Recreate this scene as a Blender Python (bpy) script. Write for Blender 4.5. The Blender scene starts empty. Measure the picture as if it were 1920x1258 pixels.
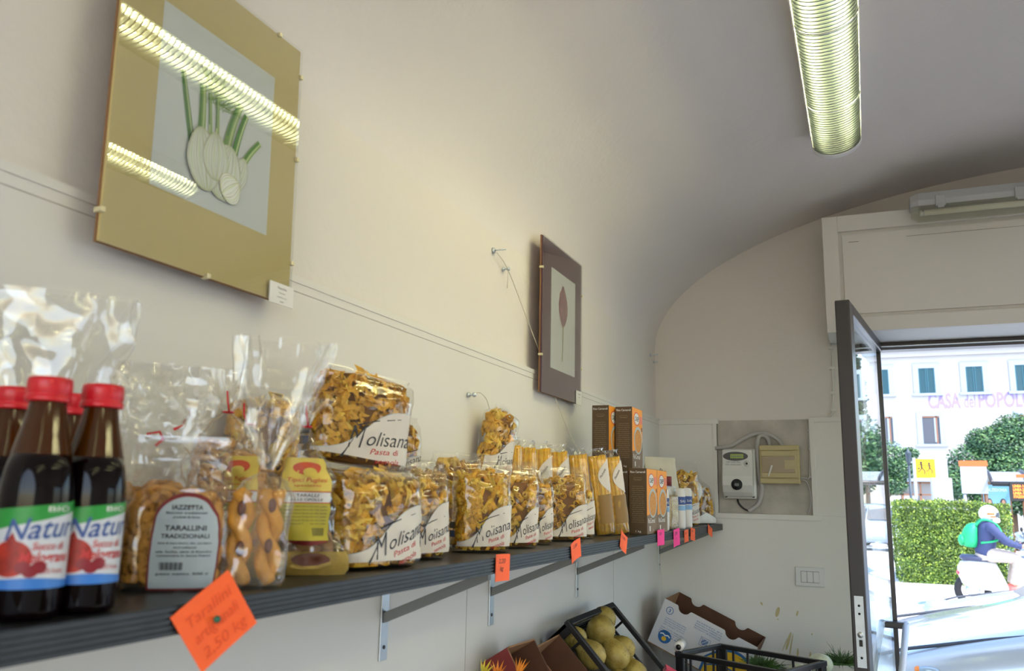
import bpy, bmesh, math, random
from mathutils import Vector, Matrix, noise
R = math.radians
PI = math.pi
random.seed(7)
S = bpy.context.scene
C = bpy.data.collections.new('shop'); S.collection.children.link(C)
EYE = 1.5           # all heights below are written relative to eye level; lifted at the end

# ------------------------------------------------------------------ materials
MATS = {}
def mat(name, col=(.8, .8, .8), rough=.5, metal=0, spec=.5, var=0, vscale=8, bump=0, bscale=40, emit=None, estr=0, col2=None, coat=0, sss=0):
    if name in MATS: return MATS[name]
    m = bpy.data.materials.new(name); m.use_nodes = True
    nt = m.node_tree; b = nt.nodes['Principled BSDF']
    b.inputs['Base Color'].default_value = (*col, 1); b.inputs['Roughness'].default_value = rough
    b.inputs['Metallic'].default_value = metal; b.inputs['Specular IOR Level'].default_value = spec
    b.inputs['Coat Weight'].default_value = coat
    if sss:
        b.inputs['Subsurface Weight'].default_value = sss; b.inputs['Subsurface Radius'].default_value = (.01, .006, .003)
    if emit: b.inputs['Emission Color'].default_value = (*emit, 1); b.inputs['Emission Strength'].default_value = estr
    tc = nt.nodes.new('ShaderNodeTexCoord')
    if var or col2:
        n = nt.nodes.new('ShaderNodeTexNoise'); n.inputs['Scale'].default_value = vscale; n.inputs['Detail'].default_value = 6
        nt.links.new(tc.outputs['Object'], n.inputs['Vector'])
        r = nt.nodes.new('ShaderNodeValToRGB'); r.color_ramp.elements[0].position = .35; r.color_ramp.elements[1].position = .65
        c2 = col2 if col2 else tuple(max(0, c*(1-var)) for c in col)
        r.color_ramp.elements[0].color = (*c2, 1); r.color_ramp.elements[1].color = (*col, 1)
        nt.links.new(n.outputs['Fac'], r.inputs['Fac']); nt.links.new(r.outputs['Color'], b.inputs['Base Color'])
    if bump:
        n = nt.nodes.new('ShaderNodeTexNoise'); n.inputs['Scale'].default_value = bscale; n.inputs['Detail'].default_value = 5
        nt.links.new(tc.outputs['Object'], n.inputs['Vector'])
        bp = nt.nodes.new('ShaderNodeBump'); bp.inputs['Strength'].default_value = bump; bp.inputs['Distance'].default_value = .01
        nt.links.new(n.outputs['Fac'], bp.inputs['Height']); nt.links.new(bp.outputs['Normal'], b.inputs['Normal'])
    MATS[name] = m; return m

def film(name, tint=(.97, .97, .96), haze=.03, ior=1.45, bump=.4, bscale=30, rough=.06, hazecol=(.85, .84, .8), boost=1.0, ridged=False):
    """clear plastic film or window glass: transparent with Fresnel reflection"""
    if name in MATS: return MATS[name]
    m = bpy.data.materials.new(name); m.use_nodes = True; nt = m.node_tree; nt.nodes.clear()
    o = nt.nodes.new('ShaderNodeOutputMaterial'); t = nt.nodes.new('ShaderNodeBsdfTransparent'); g = nt.nodes.new('ShaderNodeBsdfGlossy')
    t.inputs['Color'].default_value = (*tint, 1); g.inputs['Roughness'].default_value = rough; g.inputs['Color'].default_value = (1, 1, 1, 1)
    d = nt.nodes.new('ShaderNodeBsdfDiffuse'); d.inputs['Color'].default_value = (*hazecol, 1)
    m0 = nt.nodes.new('ShaderNodeMixShader'); m0.inputs[0].default_value = haze
    nt.links.new(t.outputs[0], m0.inputs[1]); nt.links.new(d.outputs[0], m0.inputs[2])
    f = nt.nodes.new('ShaderNodeFresnel'); ge = nt.nodes.new('ShaderNodeNewGeometry')
    mr = nt.nodes.new('ShaderNodeMapRange'); mr.inputs['To Min'].default_value = ior; mr.inputs['To Max'].default_value = 1/ior   # same reflectance seen from either face of the thin sheet
    nt.links.new(ge.outputs['Backfacing'], mr.inputs['Value']); nt.links.new(mr.outputs['Result'], f.inputs['IOR'])
    mu = nt.nodes.new('ShaderNodeMath'); mu.operation = 'MULTIPLY'; mu.use_clamp = True; mu.inputs[1].default_value = boost
    nt.links.new(f.outputs[0], mu.inputs[0])
    m1 = nt.nodes.new('ShaderNodeMixShader')
    nt.links.new(mu.outputs[0], m1.inputs[0]); nt.links.new(m0.outputs[0], m1.inputs[1]); nt.links.new(g.outputs[0], m1.inputs[2])
    nt.links.new(m1.outputs[0], o.inputs['Surface'])
    if bump:
        tc = nt.nodes.new('ShaderNodeTexCoord'); n = nt.nodes.new('ShaderNodeTexNoise'); n.inputs['Scale'].default_value = bscale
        n.inputs['Detail'].default_value = 3; n.noise_type = 'RIDGED_MULTIFRACTAL' if ridged else 'FBM'; mp = nt.nodes.new('ShaderNodeMapping'); mp.inputs['Scale'].default_value = (1, 1, .4) if ridged else (1, 1, 1); mp.inputs['Rotation'].default_value = (.3, .2, 0); nt.links.new(tc.outputs['Object'], mp.inputs['Vector']); nt.links.new(mp.outputs[0], n.inputs['Vector'])
        bp = nt.nodes.new('ShaderNodeBump'); bp.inputs['Strength'].default_value = bump; bp.inputs['Distance'].default_value = .01
        nt.links.new(n.outputs['Fac'], bp.inputs['Height'])
        nt.links.new(bp.outputs['Normal'], g.inputs['Normal']); nt.links.new(bp.outputs['Normal'], f.inputs['Normal'])
    MATS[name] = m; return m

FILM = film('clear_film', haze=.008, bump=.38, bscale=14, boost=1.35, rough=.05, ridged=True)
CELLO = film('crinkled_cellophane', haze=.02, bump=.6, bscale=20, rough=.06, boost=1.9, ridged=True)
PANE = film('window_glass', tint=(.93, .97, .95), haze=0, bump=0, rough=0.0, ior=1.5)
PICGLASS = film('picture_glass', tint=(.97, .98, .97), haze=.0, bump=0, rough=.012, ior=1.5, boost=1.5)
mat('plaster', (.73, .70, .66), .85, var=.05, vscale=1.2, bump=.13, bscale=50)
mat('vault_plaster', (.73, .70, .685), .85, var=.04, vscale=1.2, bump=.13, bscale=50)
mat('board_white', (.73, .72, .685), .65, spec=.25, var=.03, vscale=2.5)
mat('raw_plaster', (.54, .51, .46), .95, var=.25, vscale=9, bump=.5, bscale=30)
mat('floor_tile', (.50, .48, .46), .35, var=.15, vscale=3)
mat('shelf_black', (.012, .014, .015), .38, var=.3, vscale=20)
mat('shelf_stripe', (.022, .029, .036), .45, var=.4, vscale=30)
mat('line_grey', (.42, .40, .37), .7)
mat('brace_grey', (.20, .215, .22), .4)
mat('galv', (.62, .68, .72), .32, metal=.85, var=.1, vscale=30)
mat('grey_metal', (.12, .13, .135), .4, metal=.5)
mat('white_metal', (.80, .81, .82), .3)
mat('chrome', (.75, .76, .75), .12, metal=1)
mat('dark_metal', (.055, .052, .055), .35, metal=.4)
mat('black_plastic', (.012, .012, .014), .35)
mat('black', (.01, .01, .01), .5)
mat('orange_paper', (1.0, .13, .02), .6, sss=.0)
mat('pink_paper', (1.0, .035, .30), .6)
mat('ink', (.06, .03, .03), .6)
mat('dark_orange_ink', (.80, .085, .012), .6)
mat('green_pin', (.01, .12, .07), .3)
mat('red_cap', (.62, .01, .02), .35, bump=.0)
mat('paper_white', (.78, .77, .73), .55)
mat('label_beige', (.66, .61, .54), .5)
mat('label_grey', (.42, .50, .54), .5)
mat('maroon', (.20, .02, .02), .5)
mat('text_black', (.02, .02, .025), .5)
mat('text_red', (.55, .03, .03), .5)
mat('text_blue', (.04, .09, .30), .5)
mat('text_white', (.8, .78, .74), .5)
mat('pasta', (.80, .41, .012), .5, var=.4, vscale=60)
mat('pasta_pale', (.86, .55, .05), .5, var=.3, vscale=60)
mat('pasta_dark', (.60, .27, .03), .6, var=.4, vscale=40)
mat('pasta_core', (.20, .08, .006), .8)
mat('biscuit', (.72, .33, .035), .6, var=.3, vscale=45, bump=.3, bscale=120)
mat('biscuit_brown', (.42, .2, .05), .65, var=.4, vscale=30)
mat('almond', (.13, .04, .02), .5)
mat('mat_cream', (.62, .50, .22), .7, var=.04, vscale=4)
mat('mat_plum', (.085, .035, .05), .7, var=.1, vscale=12)
mat('art_paper', (.68, .71, .72), .7)
mat('carton_brown', (.095, .055, .02), .5, var=.15, vscale=12)
mat('carton_orange', (.95, .36, .03), .5)
mat('carton_base', (.20, .13, .075), .5)
mat('cardboard', (.30, .155, .07), .85, var=.2, vscale=14)
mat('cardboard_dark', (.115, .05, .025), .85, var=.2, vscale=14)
mat('banana_white', (.66, .66, .68), .7, var=.05, vscale=8)
mat('banana_yellow', (.78, .50, .02), .6)
mat('banana_blue', (.02, .13, .38), .6)
mat('fennel_white', (.70, .75, .58), .45, var=.25, vscale=30)
mat('fennel_green', (.07, .17, .03), .6, var=.5, vscale=30)

# ------------------------------------------------------------------ mesh builder
class MB:
    def __init__(s, M=None): s.v = []; s.f = []; s.m = []; s.ms = []; s.M = M or Matrix(); s.smooth = []
    def mi(s, name):
        if name not in s.ms: s.ms.append(name)
        return s.ms.index(name)
    def add(s, vs, fs, m, smooth=False, M=None):
        T = s.M @ M if M is not None else s.M
        o = len(s.v); k = s.mi(m)
        s.v += [tuple(T @ Vector(p)) for p in vs]
        for f in fs: s.f.append(tuple(i+o for i in f)); s.m.append(k); s.smooth.append(smooth)
        return s
    def box(s, a, b, m, M=None):
        x0, y0, z0 = a; x1, y1, z1 = b
        if x1 < x0: x0, x1 = x1, x0
        if y1 < y0: y0, y1 = y1, y0
        if z1 < z0: z0, z1 = z1, z0
        v = [(x0,y0,z0),(x1,y0,z0),(x1,y1,z0),(x0,y1,z0),(x0,y0,z1),(x1,y0,z1),(x1,y1,z1),(x0,y1,z1)]
        return s.add(v, [(0,3,2,1),(4,5,6,7),(0,1,5,4),(1,2,6,5),(2,3,7,6),(3,0,4,7)], m, M=M)
    def quad(s, a, b, c, d, m): return s.add([a, b, c, d], [(0,1,2,3)], m)
    def poly(s, pts, m, M=None): return s.add(pts, [tuple(range(len(pts)))], m, M=M)
    def rings(s, rings, m, close=True, caps=True, smooth=True, M=None):
        n = len(rings[0]); vs = [p for r in rings for p in r]; fs = []
        for i in range(len(rings)-1):
            for j in range(n if close else n-1):
                k = (j+1) % n
                fs.append((i*n+j, i*n+k, (i+1)*n+k, (i+1)*n+j))
        if caps and close: fs.append(tuple(range(n-1, -1, -1))); fs.append(tuple((len(rings)-1)*n+j for j in range(n)))
        return s.add(vs, fs, m, smooth, M)
    def tube(s, pts, r, m, n=8, caps=True, M=None):
        pts = [Vector(p) for p in pts]; rs = r if isinstance(r, (list, tuple)) else [r]*len(pts)
        rings = []; up = None
        for i, p in enumerate(pts):
            t = (pts[min(i+1, len(pts)-1)] - pts[max(i-1, 0)])
            if t.length < 1e-9: t = Vector((0,0,1))
            t.normalize()
            if up is None: up = Vector((0,0,1)) if abs(t.z) < .9 else Vector((1,0,0))
            u = (up - t*up.dot(t)); u.normalize(); w = t.cross(u); up = u
            rings.append([tuple(p + (u*math.cos(a) + w*math.sin(a))*rs[i]) for a in [2*PI*k/n for k in range(n)]])
        return s.rings(rings, m, caps=caps, M=M)
    def lathe(s, prof, m, n=32, M=None, caps=True):
        return s.rings([[(r*math.cos(2*PI*k/n), r*math.sin(2*PI*k/n), z) for k in range(n)] for r, z in prof], m, caps=caps, M=M)
    def ball(s, c, r, m, n=12, k=8, M=None, f=None):
        rx, ry, rz = r if isinstance(r, (list, tuple)) else (r, r, r)
        rg = []
        for i in range(k+1):
            a = -PI/2 + PI*i/k; ca = max(math.cos(a), .02)
            ring = []
            for j in range(n):
                b = 2*PI*j/n; p = Vector((math.cos(b)*ca, math.sin(b)*ca, math.sin(a)))
                if f: p = p*f(p)
                ring.append((c[0]+p.x*rx, c[1]+p.y*ry, c[2]+p.z*rz))
            rg.append(ring)
        return s.rings(rg, m, M=M)
    def build(s, name, parent=None, bevel=0, seg=2, kind=None, sub=0, auto=False):
        me = bpy.data.meshes.new(name); me.from_pydata(s.v, [], s.f); me.update()
        for n in s.ms: me.materials.append(MATS[n])
        me.polygons.foreach_set('material_index', s.m); me.polygons.foreach_set('use_smooth', s.smooth)
        o = bpy.data.objects.new(name, me); C.objects.link(o)
        if parent: o.parent = parent
        if bevel:
            b = o.modifiers.new('bevel', 'BEVEL'); b.width = bevel; b.segments = seg; b.limit_method = 'ANGLE'; b.angle_limit = R(35)
        if sub:
            q = o.modifiers.new('sub', 'SUBSURF'); q.levels = sub; q.render_levels = sub
        if kind: o['kind'] = kind
        return o

def T(x=0, y=0, z=0, rz=0, rx=0, ry=0):
    return Matrix.Translation((x, y, z)) @ Matrix.Rotation(rz, 4, 'Z') @ Matrix.Rotation(ry, 4, 'Y') @ Matrix.Rotation(rx, 4, 'X')
def thing(name, label, cat, loc=(0,0,0), rz=0, rx=0, ry=0, group=None):
    o = bpy.data.objects.new(name, None); C.objects.link(o); o.empty_display_size = .02
    o.matrix_world = T(*loc, rz, rx, ry); o['label'] = label; o['category'] = cat
    if group: o['group'] = group
    return o
def tag(o, label, cat, group=None):
    o['label'] = label; o['category'] = cat
    if group: o['group'] = group
    return o
def struct(mb, name, bevel=0, parent=None):
    o = mb.build(name, parent, bevel)
    if not parent: o['kind'] = 'structure'
    return o

# ------------------------------------------------------------------ lettering
_TX = {}
def letters(s, shear=0, bold=0):
    """flat outline letters as (verts, faces), unit size, centred on x and baseline at 0"""
    k = (s, shear, bold)
    if k in _TX: return _TX[k]
    cu = bpy.data.curves.new('t', 'FONT'); cu.body = s; cu.size = 1; cu.shear = shear; cu.offset = bold; cu.resolution_u = 3; cu.align_x = 'CENTER'
    ob = bpy.data.objects.new('t', cu); S.collection.objects.link(ob)
    dg = bpy.context.evaluated_depsgraph_get(); ev = ob.evaluated_get(dg); me = ev.to_mesh()
    vs = [tuple(v.co) for v in me.vertices]; fs = [tuple(p.vertices) for p in me.polygons]
    ev.to_mesh_clear(); bpy.data.objects.remove(ob); bpy.data.curves.remove(cu)
    _TX[k] = (vs, fs); return _TX[k]
def write(mb, s, size, m, fn=None, M=None, shear=0, bold=0, u0=0, v0=0, rot=0, width=None):
    """fn maps (u, v) to a 3-D point; M maps flat letters in the xy plane"""
    vs, fs = letters(s, shear, bold)
    sx = size
    if width:
        w = max(p[0] for p in vs) - min(p[0] for p in vs); sx = width/w
    c, d = math.cos(rot), math.sin(rot)
    q = [(u0 + p[0]*sx*c - p[1]*size*d, v0 + p[0]*sx*d + p[1]*size*c) for p in vs]
    if fn: mb.add([fn(*p) for p in q], fs, m)
    else: mb.add([(p[0], p[1], 0) for p in q], fs, m, M=M)
# frames for flat art: YZ: u->+y, v->+z facing +x ; XZ: u->+x, v->+z facing -y
def onYZ(x, y, z): return lambda u, v: (x, y+u, z+v)
def onXZ(x, y, z): return lambda u, v: (x+u, y, z+v)
def patch(mb, fn, u0, u1, v0, v1, m, nu=8, nv=8, mask=None):
    vs = [fn(u0+(u1-u0)*i/nu, v0+(v1-v0)*j/nv) for j in range(nv+1) for i in range(nu+1)]
    fs = []
    for j in range(nv):
        for i in range(nu):
            if mask is None or mask(u0+(u1-u0)*(i+.5)/nu, v0+(v1-v0)*(j+.5)/nv):
                a = j*(nu+1)+i; fs.append((a, a+1, a+nu+2, a+nu+1))
    mb.add(vs, fs, m, True)
def disc(mb, fn, u, v, ru, rv, m, n=24, k=4):
    """filled ellipse built of rings, so that it follows a curved surface"""
    vs = [fn(u, v)]+[fn(u+ru*r/k*math.cos(2*PI*q/n), v+rv*r/k*math.sin(2*PI*q/n)) for r in range(1, k+1) for q in range(n)]
    fs = [(0, 1+q, 1+(q+1) % n) for q in range(n)]
    for r in range(k-1): fs += [(1+r*n+q, 1+(r+1)*n+q, 1+(r+1)*n+(q+1) % n, 1+r*n+(q+1) % n) for q in range(n)]
    mb.add(vs, fs, m, True)
def strip(mb, fn, pts, w, m):
    """a drawn line through (u, v) points; w may be a list"""
    ws = w if isinstance(w, (list, tuple)) else [w]*len(pts); L = []
    for i, p in enumerate(pts):
        a = pts[max(i-1, 0)]; b = pts[min(i+1, len(pts)-1)]
        du, dv = b[0]-a[0], b[1]-a[1]; l = math.hypot(du, dv) or 1
        L.append((p[0]-dv/l*ws[i]/2, p[1]+du/l*ws[i]/2)); L.append((p[0]+dv/l*ws[i]/2, p[1]-du/l*ws[i]/2))
    mb.add([fn(*p) for p in L], [(2*i, 2*i+1, 2*i+3, 2*i+2) for i in range(len(pts)-1)], m)
def smooth_pts(P, n=6):
    P = [Vector(p) for p in P]; out = []
    for i in range(len(P)-1):
        p0 = P[max(i-1, 0)]; p1 = P[i]; p2 = P[i+1]; p3 = P[min(i+2, len(P)-1)]
        for k in range(n):
            s = k/n; out.append(.5*((2*p1)+(p2-p0)*s+(2*p0-5*p1+4*p2-p3)*s*s+(3*p1-p0-3*p2+p3)*s**3))
    return out+[P[-1]]
SKY, SUN, EXPO, LAMP = .46, 4.8, .66, 44
# ------------------------------------------------------------------ the room
XW, YF = -.907, 3.9            # left wall plane, street wall plane
def vault_z(x): return .70 + .72*math.sqrt(max(0, 1-((x-1.11)/2.017)**2))
b = MB(); b.box((-1.1, -3.2, -1.55), (3.35, 4.15, -1.5), 'floor_tile'); struct(b, 'floor')
b = MB(); b.box((-1.1, -3.2, -1.5), (XW, 4.15, .72), 'plaster'); struct(b, 'wall_left')
WY0, WY1 = 1.4, 3.45      # unseen window added in the right wall to bring in more daylight
b = MB(); b.box((3.127, -3.2, -1.5), (3.35, WY0, .72), 'plaster'); b.box((3.127, WY1, -1.5), (3.35, 4.15, .72), 'plaster'); b.box((3.127, WY0, -1.5), (3.35, WY1, -1.40), 'plaster'); b.box((3.127, WY0, .66), (3.35, WY1, .72), 'plaster'); struct(b, 'wall_right')
b = MB()
for k in range(3): y = WY0+(WY1-WY0-.06)*k/2; b.box((3.22, y, -1.35), (3.27, y+.06, .61), 'dark_metal')
b.box((3.22, WY0, -1.40), (3.27, WY1, -1.35), 'dark_metal'); b.box((3.22, WY0, .61), (3.27, WY1, .66), 'dark_metal'); struct(b, 'added_window_1')
b = MB()
N = 48
ring = lambda y: [(1.11-2.017*math.cos(PI*k/N), y, .70+.72*math.sin(PI*k/N)) for k in range(N+1)]
outer = lambda y: [(1.11-2.2*math.cos(PI*k/N), y, .72+.9*math.sin(PI*k/N)) for k in range(N+1)]
b.rings([ring(-3.2+7.35*i/12) for i in range(13)], 'vault_plaster', close=False)
b.rings([outer(-3.2+7.35*i/2) for i in range(3)], 'vault_plaster', close=False)
struct(b, 'ceiling')
# street wall with the wide opening
DX0, DX1, DH = .0, 2.95, .685
b = MB()
b.box((-1.1, YF, -1.5), (DX0, 4.15, 1.62), 'plaster'); b.box((DX1, YF, -1.5), (3.35, 4.15, 1.62), 'plaster')
b.box((DX0, YF, DH), (DX1, 4.15, 1.62), 'plaster')
struct(b, 'wall_front')
# bare plaster patch inside the cut-out of the boarding (rough, unpainted)
b = MB(); b.box((-.63, 3.897, -.065), (-.21, 3.8995, .352), 'raw_plaster')
for k in range(0):
    x, z, w, h = [(-.42, .02, .09, .05), (-.30, .03, .06, .07), (-.36, -.03, .1, .03), (-.27, .25, .05, .03), (-.5, .27, .06, .02)][k]
    b.ball((x, 3.897, z), (w*.5, .003, h*.5), 'plaster', 10, 6)
struct(b, 'trim_1')
# white boarding on the left wall with its capping strip
b = MB(); b.box((XW, -3.2, -1.5), (-.887, YF, .35), 'board_white')
b.box((-.887, -3.2, .334), (-.8863, YF, .3352), 'line_grey')
b.box((XW, -3.2, .35), (-.885, YF, .362), 'board_white')
for y in (.6, 1.85, 3.1): b.box((-.887, y, -1.5), (-.8864, y+.0025, -.14), 'raw_plaster')
struct(b, 'baseboard_left')
# white boarding on the street wall, cut out round the meter
b = MB()
b.box((-.887, 3.88, -1.5), (DX0, YF, -.064), 'board_white')
b.box((-.887, 3.88, -.064), (-.622, YF, .345), 'board_white')
b.box((-.206, 3.88, -.064), (DX0, YF, .34), 'board_white')
# capping and edging strips
b.box((-.887, 3.874, .335), (-.615, YF, .357), 'board_white')
b.box((-.640, 3.874, -.062), (-.622, YF, .335), 'board_white')
b.box((-.640, 3.874, -.085), (-.190, YF, -.062), 'board_white')
b.box((-.224, 3.874, -.062), (-.204, YF, .357), 'board_white')
b.box((-.204, 3.874, .338), (DX0, YF, .357), 'board_white')
struct(b, 'baseboard_front', .0015)
# shutter box above the door
t = thing('shutter_box', 'white panelled roller shutter box spanning the wall above the open shop door', 'shutter box', (0, 0, 0))
b = MB(); b.box((-.121, 3.65, .685), (3.1, YF, 1.184), 'board_white'); b.build('casing', t, .002)
b = MB(); b.box((-.121, 3.632, .685), (-.06, 3.65, 1.184), 'board_white'); b.box((-.06, 3.632, 1.115), (3.1, 3.65, 1.184), 'board_white'); b.box((-.06, 3.632, .685), (3.1, 3.65, .745), 'board_white')
b.build('front_frame', t, .002)
b = MB(); b.box((-.045, 3.638, .76), (3.1, 3.65, 1.10), 'board_white'); b.box((-.02, 3.6365, 1.066), (.02, 3.638, 1.0675), 'ink')
b.box((.2, 3.6365, 1.07), (3.0, 3.638, 1.0706), 'ink'); b.build('access_panel', t, .003)
# steel frame of the opening
b = MB()
b.box((DX0, 3.93, .652), (DX1, 4.0, .685), 'dark_metal'); b.box((DX0, 3.915, .662), (DX1, 3.93, .668), 'galv')
b.box((DX1-.04, 3.93, -1.5), (DX1, 4.0, .652), 'dark_metal')
b.box((.073, 3.975, -1.5), (.083, 4.0, .652), 'dark_metal')
struct(b, 'trim_2', .002)
# door leaf, standing open into the shop
A = Vector((-.045, 3.03, 0)); B_ = Vector((.072, 3.965, 0)); L = (B_-A).length; ang = math.atan2(B_.y-A.y, B_.x-A.x)
t = thing('door_1', 'grey metal framed glass shop door standing open into the shop', 'door', (A.x, A.y, 0), ang)
del t['category'], t['label']; t['kind'] = 'structure'
b = MB(); b.box((0, -.02, -1.49), (.085, .028, .685), 'dark_metal'); b.box((.085, -.008, -1.4), (.095, .008, .62), 'galv'); b.build('free_stile', t, .004)
b = MB(); b.box((L-.012, -.012, -1.49), (L, .014, .685), 'dark_metal'); b.build('hinge_stile', t, .003)
b = MB(); b.box((.085, -.02, .645), (L-.012, .025, .685), 'dark_metal'); b.build('top_rail', t, .003)
b = MB(); b.box((.085, -.02, -1.49), (L-.012, .025, -1.38), 'dark_metal'); b.build('bottom_rail', t, .003)
b = MB(); b.box((.085, -.003, -1.38), (L-.012, .003, .645), 'window_glass'); b.build('glass_pane', t)
b = MB(); b.box((-.003, -.012, -.52), (0, .016, -.30), 'galv')
for z in (-.33, -.355, -.49): b.tube([(-.0045, .002, z), (-.002, .002, z)], .004, 'black', 10)
b.tube([(-.009, .002, -.42), (-.002, .002, -.42)], .009, 'galv', 12); b.box((-.006, -.003, -.455), (-.002, .007, -.435), 'black')
b.build('lock_plate', t)
b = MB(); b.box((L-.07, -.058, -.505), (L-.03, .03, -.48), 'dark_metal'); b.build('handle_bracket', t, .004)
b = MB(); b.tube([(L-.05, -.048, -.485), (L-.30, -.052, -.60), (L-.62, -.052, -.745), (L-.70, -.045, -.775), (L-.71, .0, -.78)], .013, 'white_metal', 12); b.build('pull_bar', t)
# ------------------------------------------------------------------ lamps
mat('tube_lit', (1, 1, .9), .5, emit=(1, .90, .46), estr=LAMP)
mat('tube_off', (.75, .76, .70), .25)
mat('reflector', (.07, .085, .08), .35, metal=1, bump=.25, bscale=90)
mat('rib_metal', (.22, .25, .26), .3, metal=1)
def louvre_lamp(label, x, y0, y1, z, tilt):
    t = thing('ceiling_lamp', label, 'ceiling lamp', (x, y0, z), 0, 0, tilt, 'louvred fluorescent ceiling lamps')
    Ly = y1-y0; w = .078
    b = MB()
    b.box((-w, 0, .03), (w, Ly, .075), 'white_metal'); b.box((-w-.004, 0, .0), (-w, Ly, .075), 'white_metal'); b.box((w, 0, .0), (w+.004, Ly, .075), 'white_metal')
    b.build('housing', t, .002)
    b = MB(); b.rings([[( -.072+.144*k/10, y, .028-.004*math.sin(PI*k/10)*3) for k in range(11)] for y in (.004, Ly-.004)], 'reflector', close=False); b.build('reflector', t)
    for sx in (-.043, .040):
        b = MB(); b.tube([(sx, .04, .008), (sx, Ly-.09, .008)], .0085, 'tube_lit', 10); b.build('tube', t)
    b = MB(); n = int(Ly/.0180)
    for i in range(n):                                   # curved cross ribs
        y = .012+i*.0180
        for (r0, r1) in ((1.0, .80),):
            o = [(w*r0*math.cos(a), y, -.046*r0*math.sin(a)) for a in [PI*k/12 for k in range(13)]]
            q = [(w*r1*math.cos(a), y, -.046*r1*math.sin(a)+.002) for a in [PI*k/12 for k in range(13)]]
            o2 = [(p[0], p[1]+.0045, p[2]) for p in o]; q2 = [(p[0], p[1]+.0045, p[2]) for p in q]
            b.rings([o, o2, q2, q, o], 'rib_metal', close=False, smooth=False)
    b.build('louvre', t)
    for i in range(3): b = MB(); yy = Ly*(.22+.28*i); b.tube([(w*math.cos(a)*.99, yy, -.047*math.sin(a)) for a in [PI*k/12 for k in range(13)]], .0022, 'chrome', 6); b.build('retaining_wire', t)
    for yy in (-.002, Ly-.028):
        b = MB(); prof = [(w*1.04*math.cos(a), -.05*math.sin(a)) for a in [PI*k/20 for k in range(21)]]
        ring = lambda y: [(p[0], y, p[1]) for p in prof] + [(-w*1.04, y, .076), (w*1.04, y, .076)]
        b.rings([ring(yy), ring(yy+.03)], 'white_metal', smooth=False); b.build('end_cap', t, .003)
    return t
louvre_lamp('nearer louvred double fluorescent lamp hanging from the vault above the open door', -.035, 1.25, 2.95, 1.222, R(-7))
louvre_lamp('second louvred fluorescent lamp, further right on the vault, mirrored in the fennel picture', .88, 1.0, 2.62, 1.36, 0)
louvre_lamp('added louvred fluorescent lamp over the right side of the shop, out of view, for more even light', 1.95, .6, 2.25, 1.27, R(7))  # third row, added out of view to even out the room light
louvre_lamp('added unseen louvred fluorescent lamp brightening the shop from the rear right', 1.95, -2.2, -.5, 1.27, R(7))  # unseen extra fixture, added to brighten the interior
louvre_lamp('added louvred fluorescent lamp behind the viewer on the far side of the vault, for extra brightness', .95, -1.8, -.1, 1.33, 0)  # another added lamp behind the camera, raises the room brightness
# batten on the shutter box
t = thing('batten_lamp', 'unlit waterproof fluorescent batten lamp fixed along the top of the shutter box', 'wall lamp', (.215, 3.565, 1.165))
b = MB(); sec = [(-.045, .045), (-.055, .01), (-.05, -.012), (.05, -.012), (.055, .01), (.045, .045)]
def bat(x, k=1): return [(x, y*k, z*k if z > 0 else z) for y, z in sec]
b.rings([bat(0, .75), bat(.03, 1), bat(1.25, 1), bat(1.28, .75)], 'white_plastic' if 0 else 'batten_grey' if 'batten_grey' in MATS else mat('batten_grey', (.42, .44, .45), .5) and 'batten_grey', smooth=False)
b.build('housing', t, .004)
b = MB()
def cov(x, k=1): return [(x, y*k, z*k) for y, z in [(-.05, -.012), (-.052, -.03), (-.035, -.055), (0, -.062), (.035, -.055), (.052, -.03), (.05, -.012)]]
film('clear_cover', tint=(.93, .93, .86), haze=.18, bump=.1, bscale=20, rough=.15, hazecol=(.75, .74, .6)); b.rings([cov(.004, .7), cov(.03), cov(1.25), cov(1.276, .7)], 'clear_cover'); b.build('diffuser', t)
b = MB(); b.tube([(.05, -.012, -.03), (1.23, -.012, -.03)], .012, 'tube_off', 12); b.tube([(.035, -.012, -.03), (.05, -.012, -.03)], .013, 'galv', 12); b.build('tube', t)
for i in range(5):
    x = .09+.27*i; b = MB(); b.box((x, -.063, -.022), (x+.035, -.05, .022), 'batten_grey'); b.box((x+.006, -.066, -.03), (x+.029, -.06, -.014), 'batten_grey'); b.build('clip', t, .002)

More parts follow.
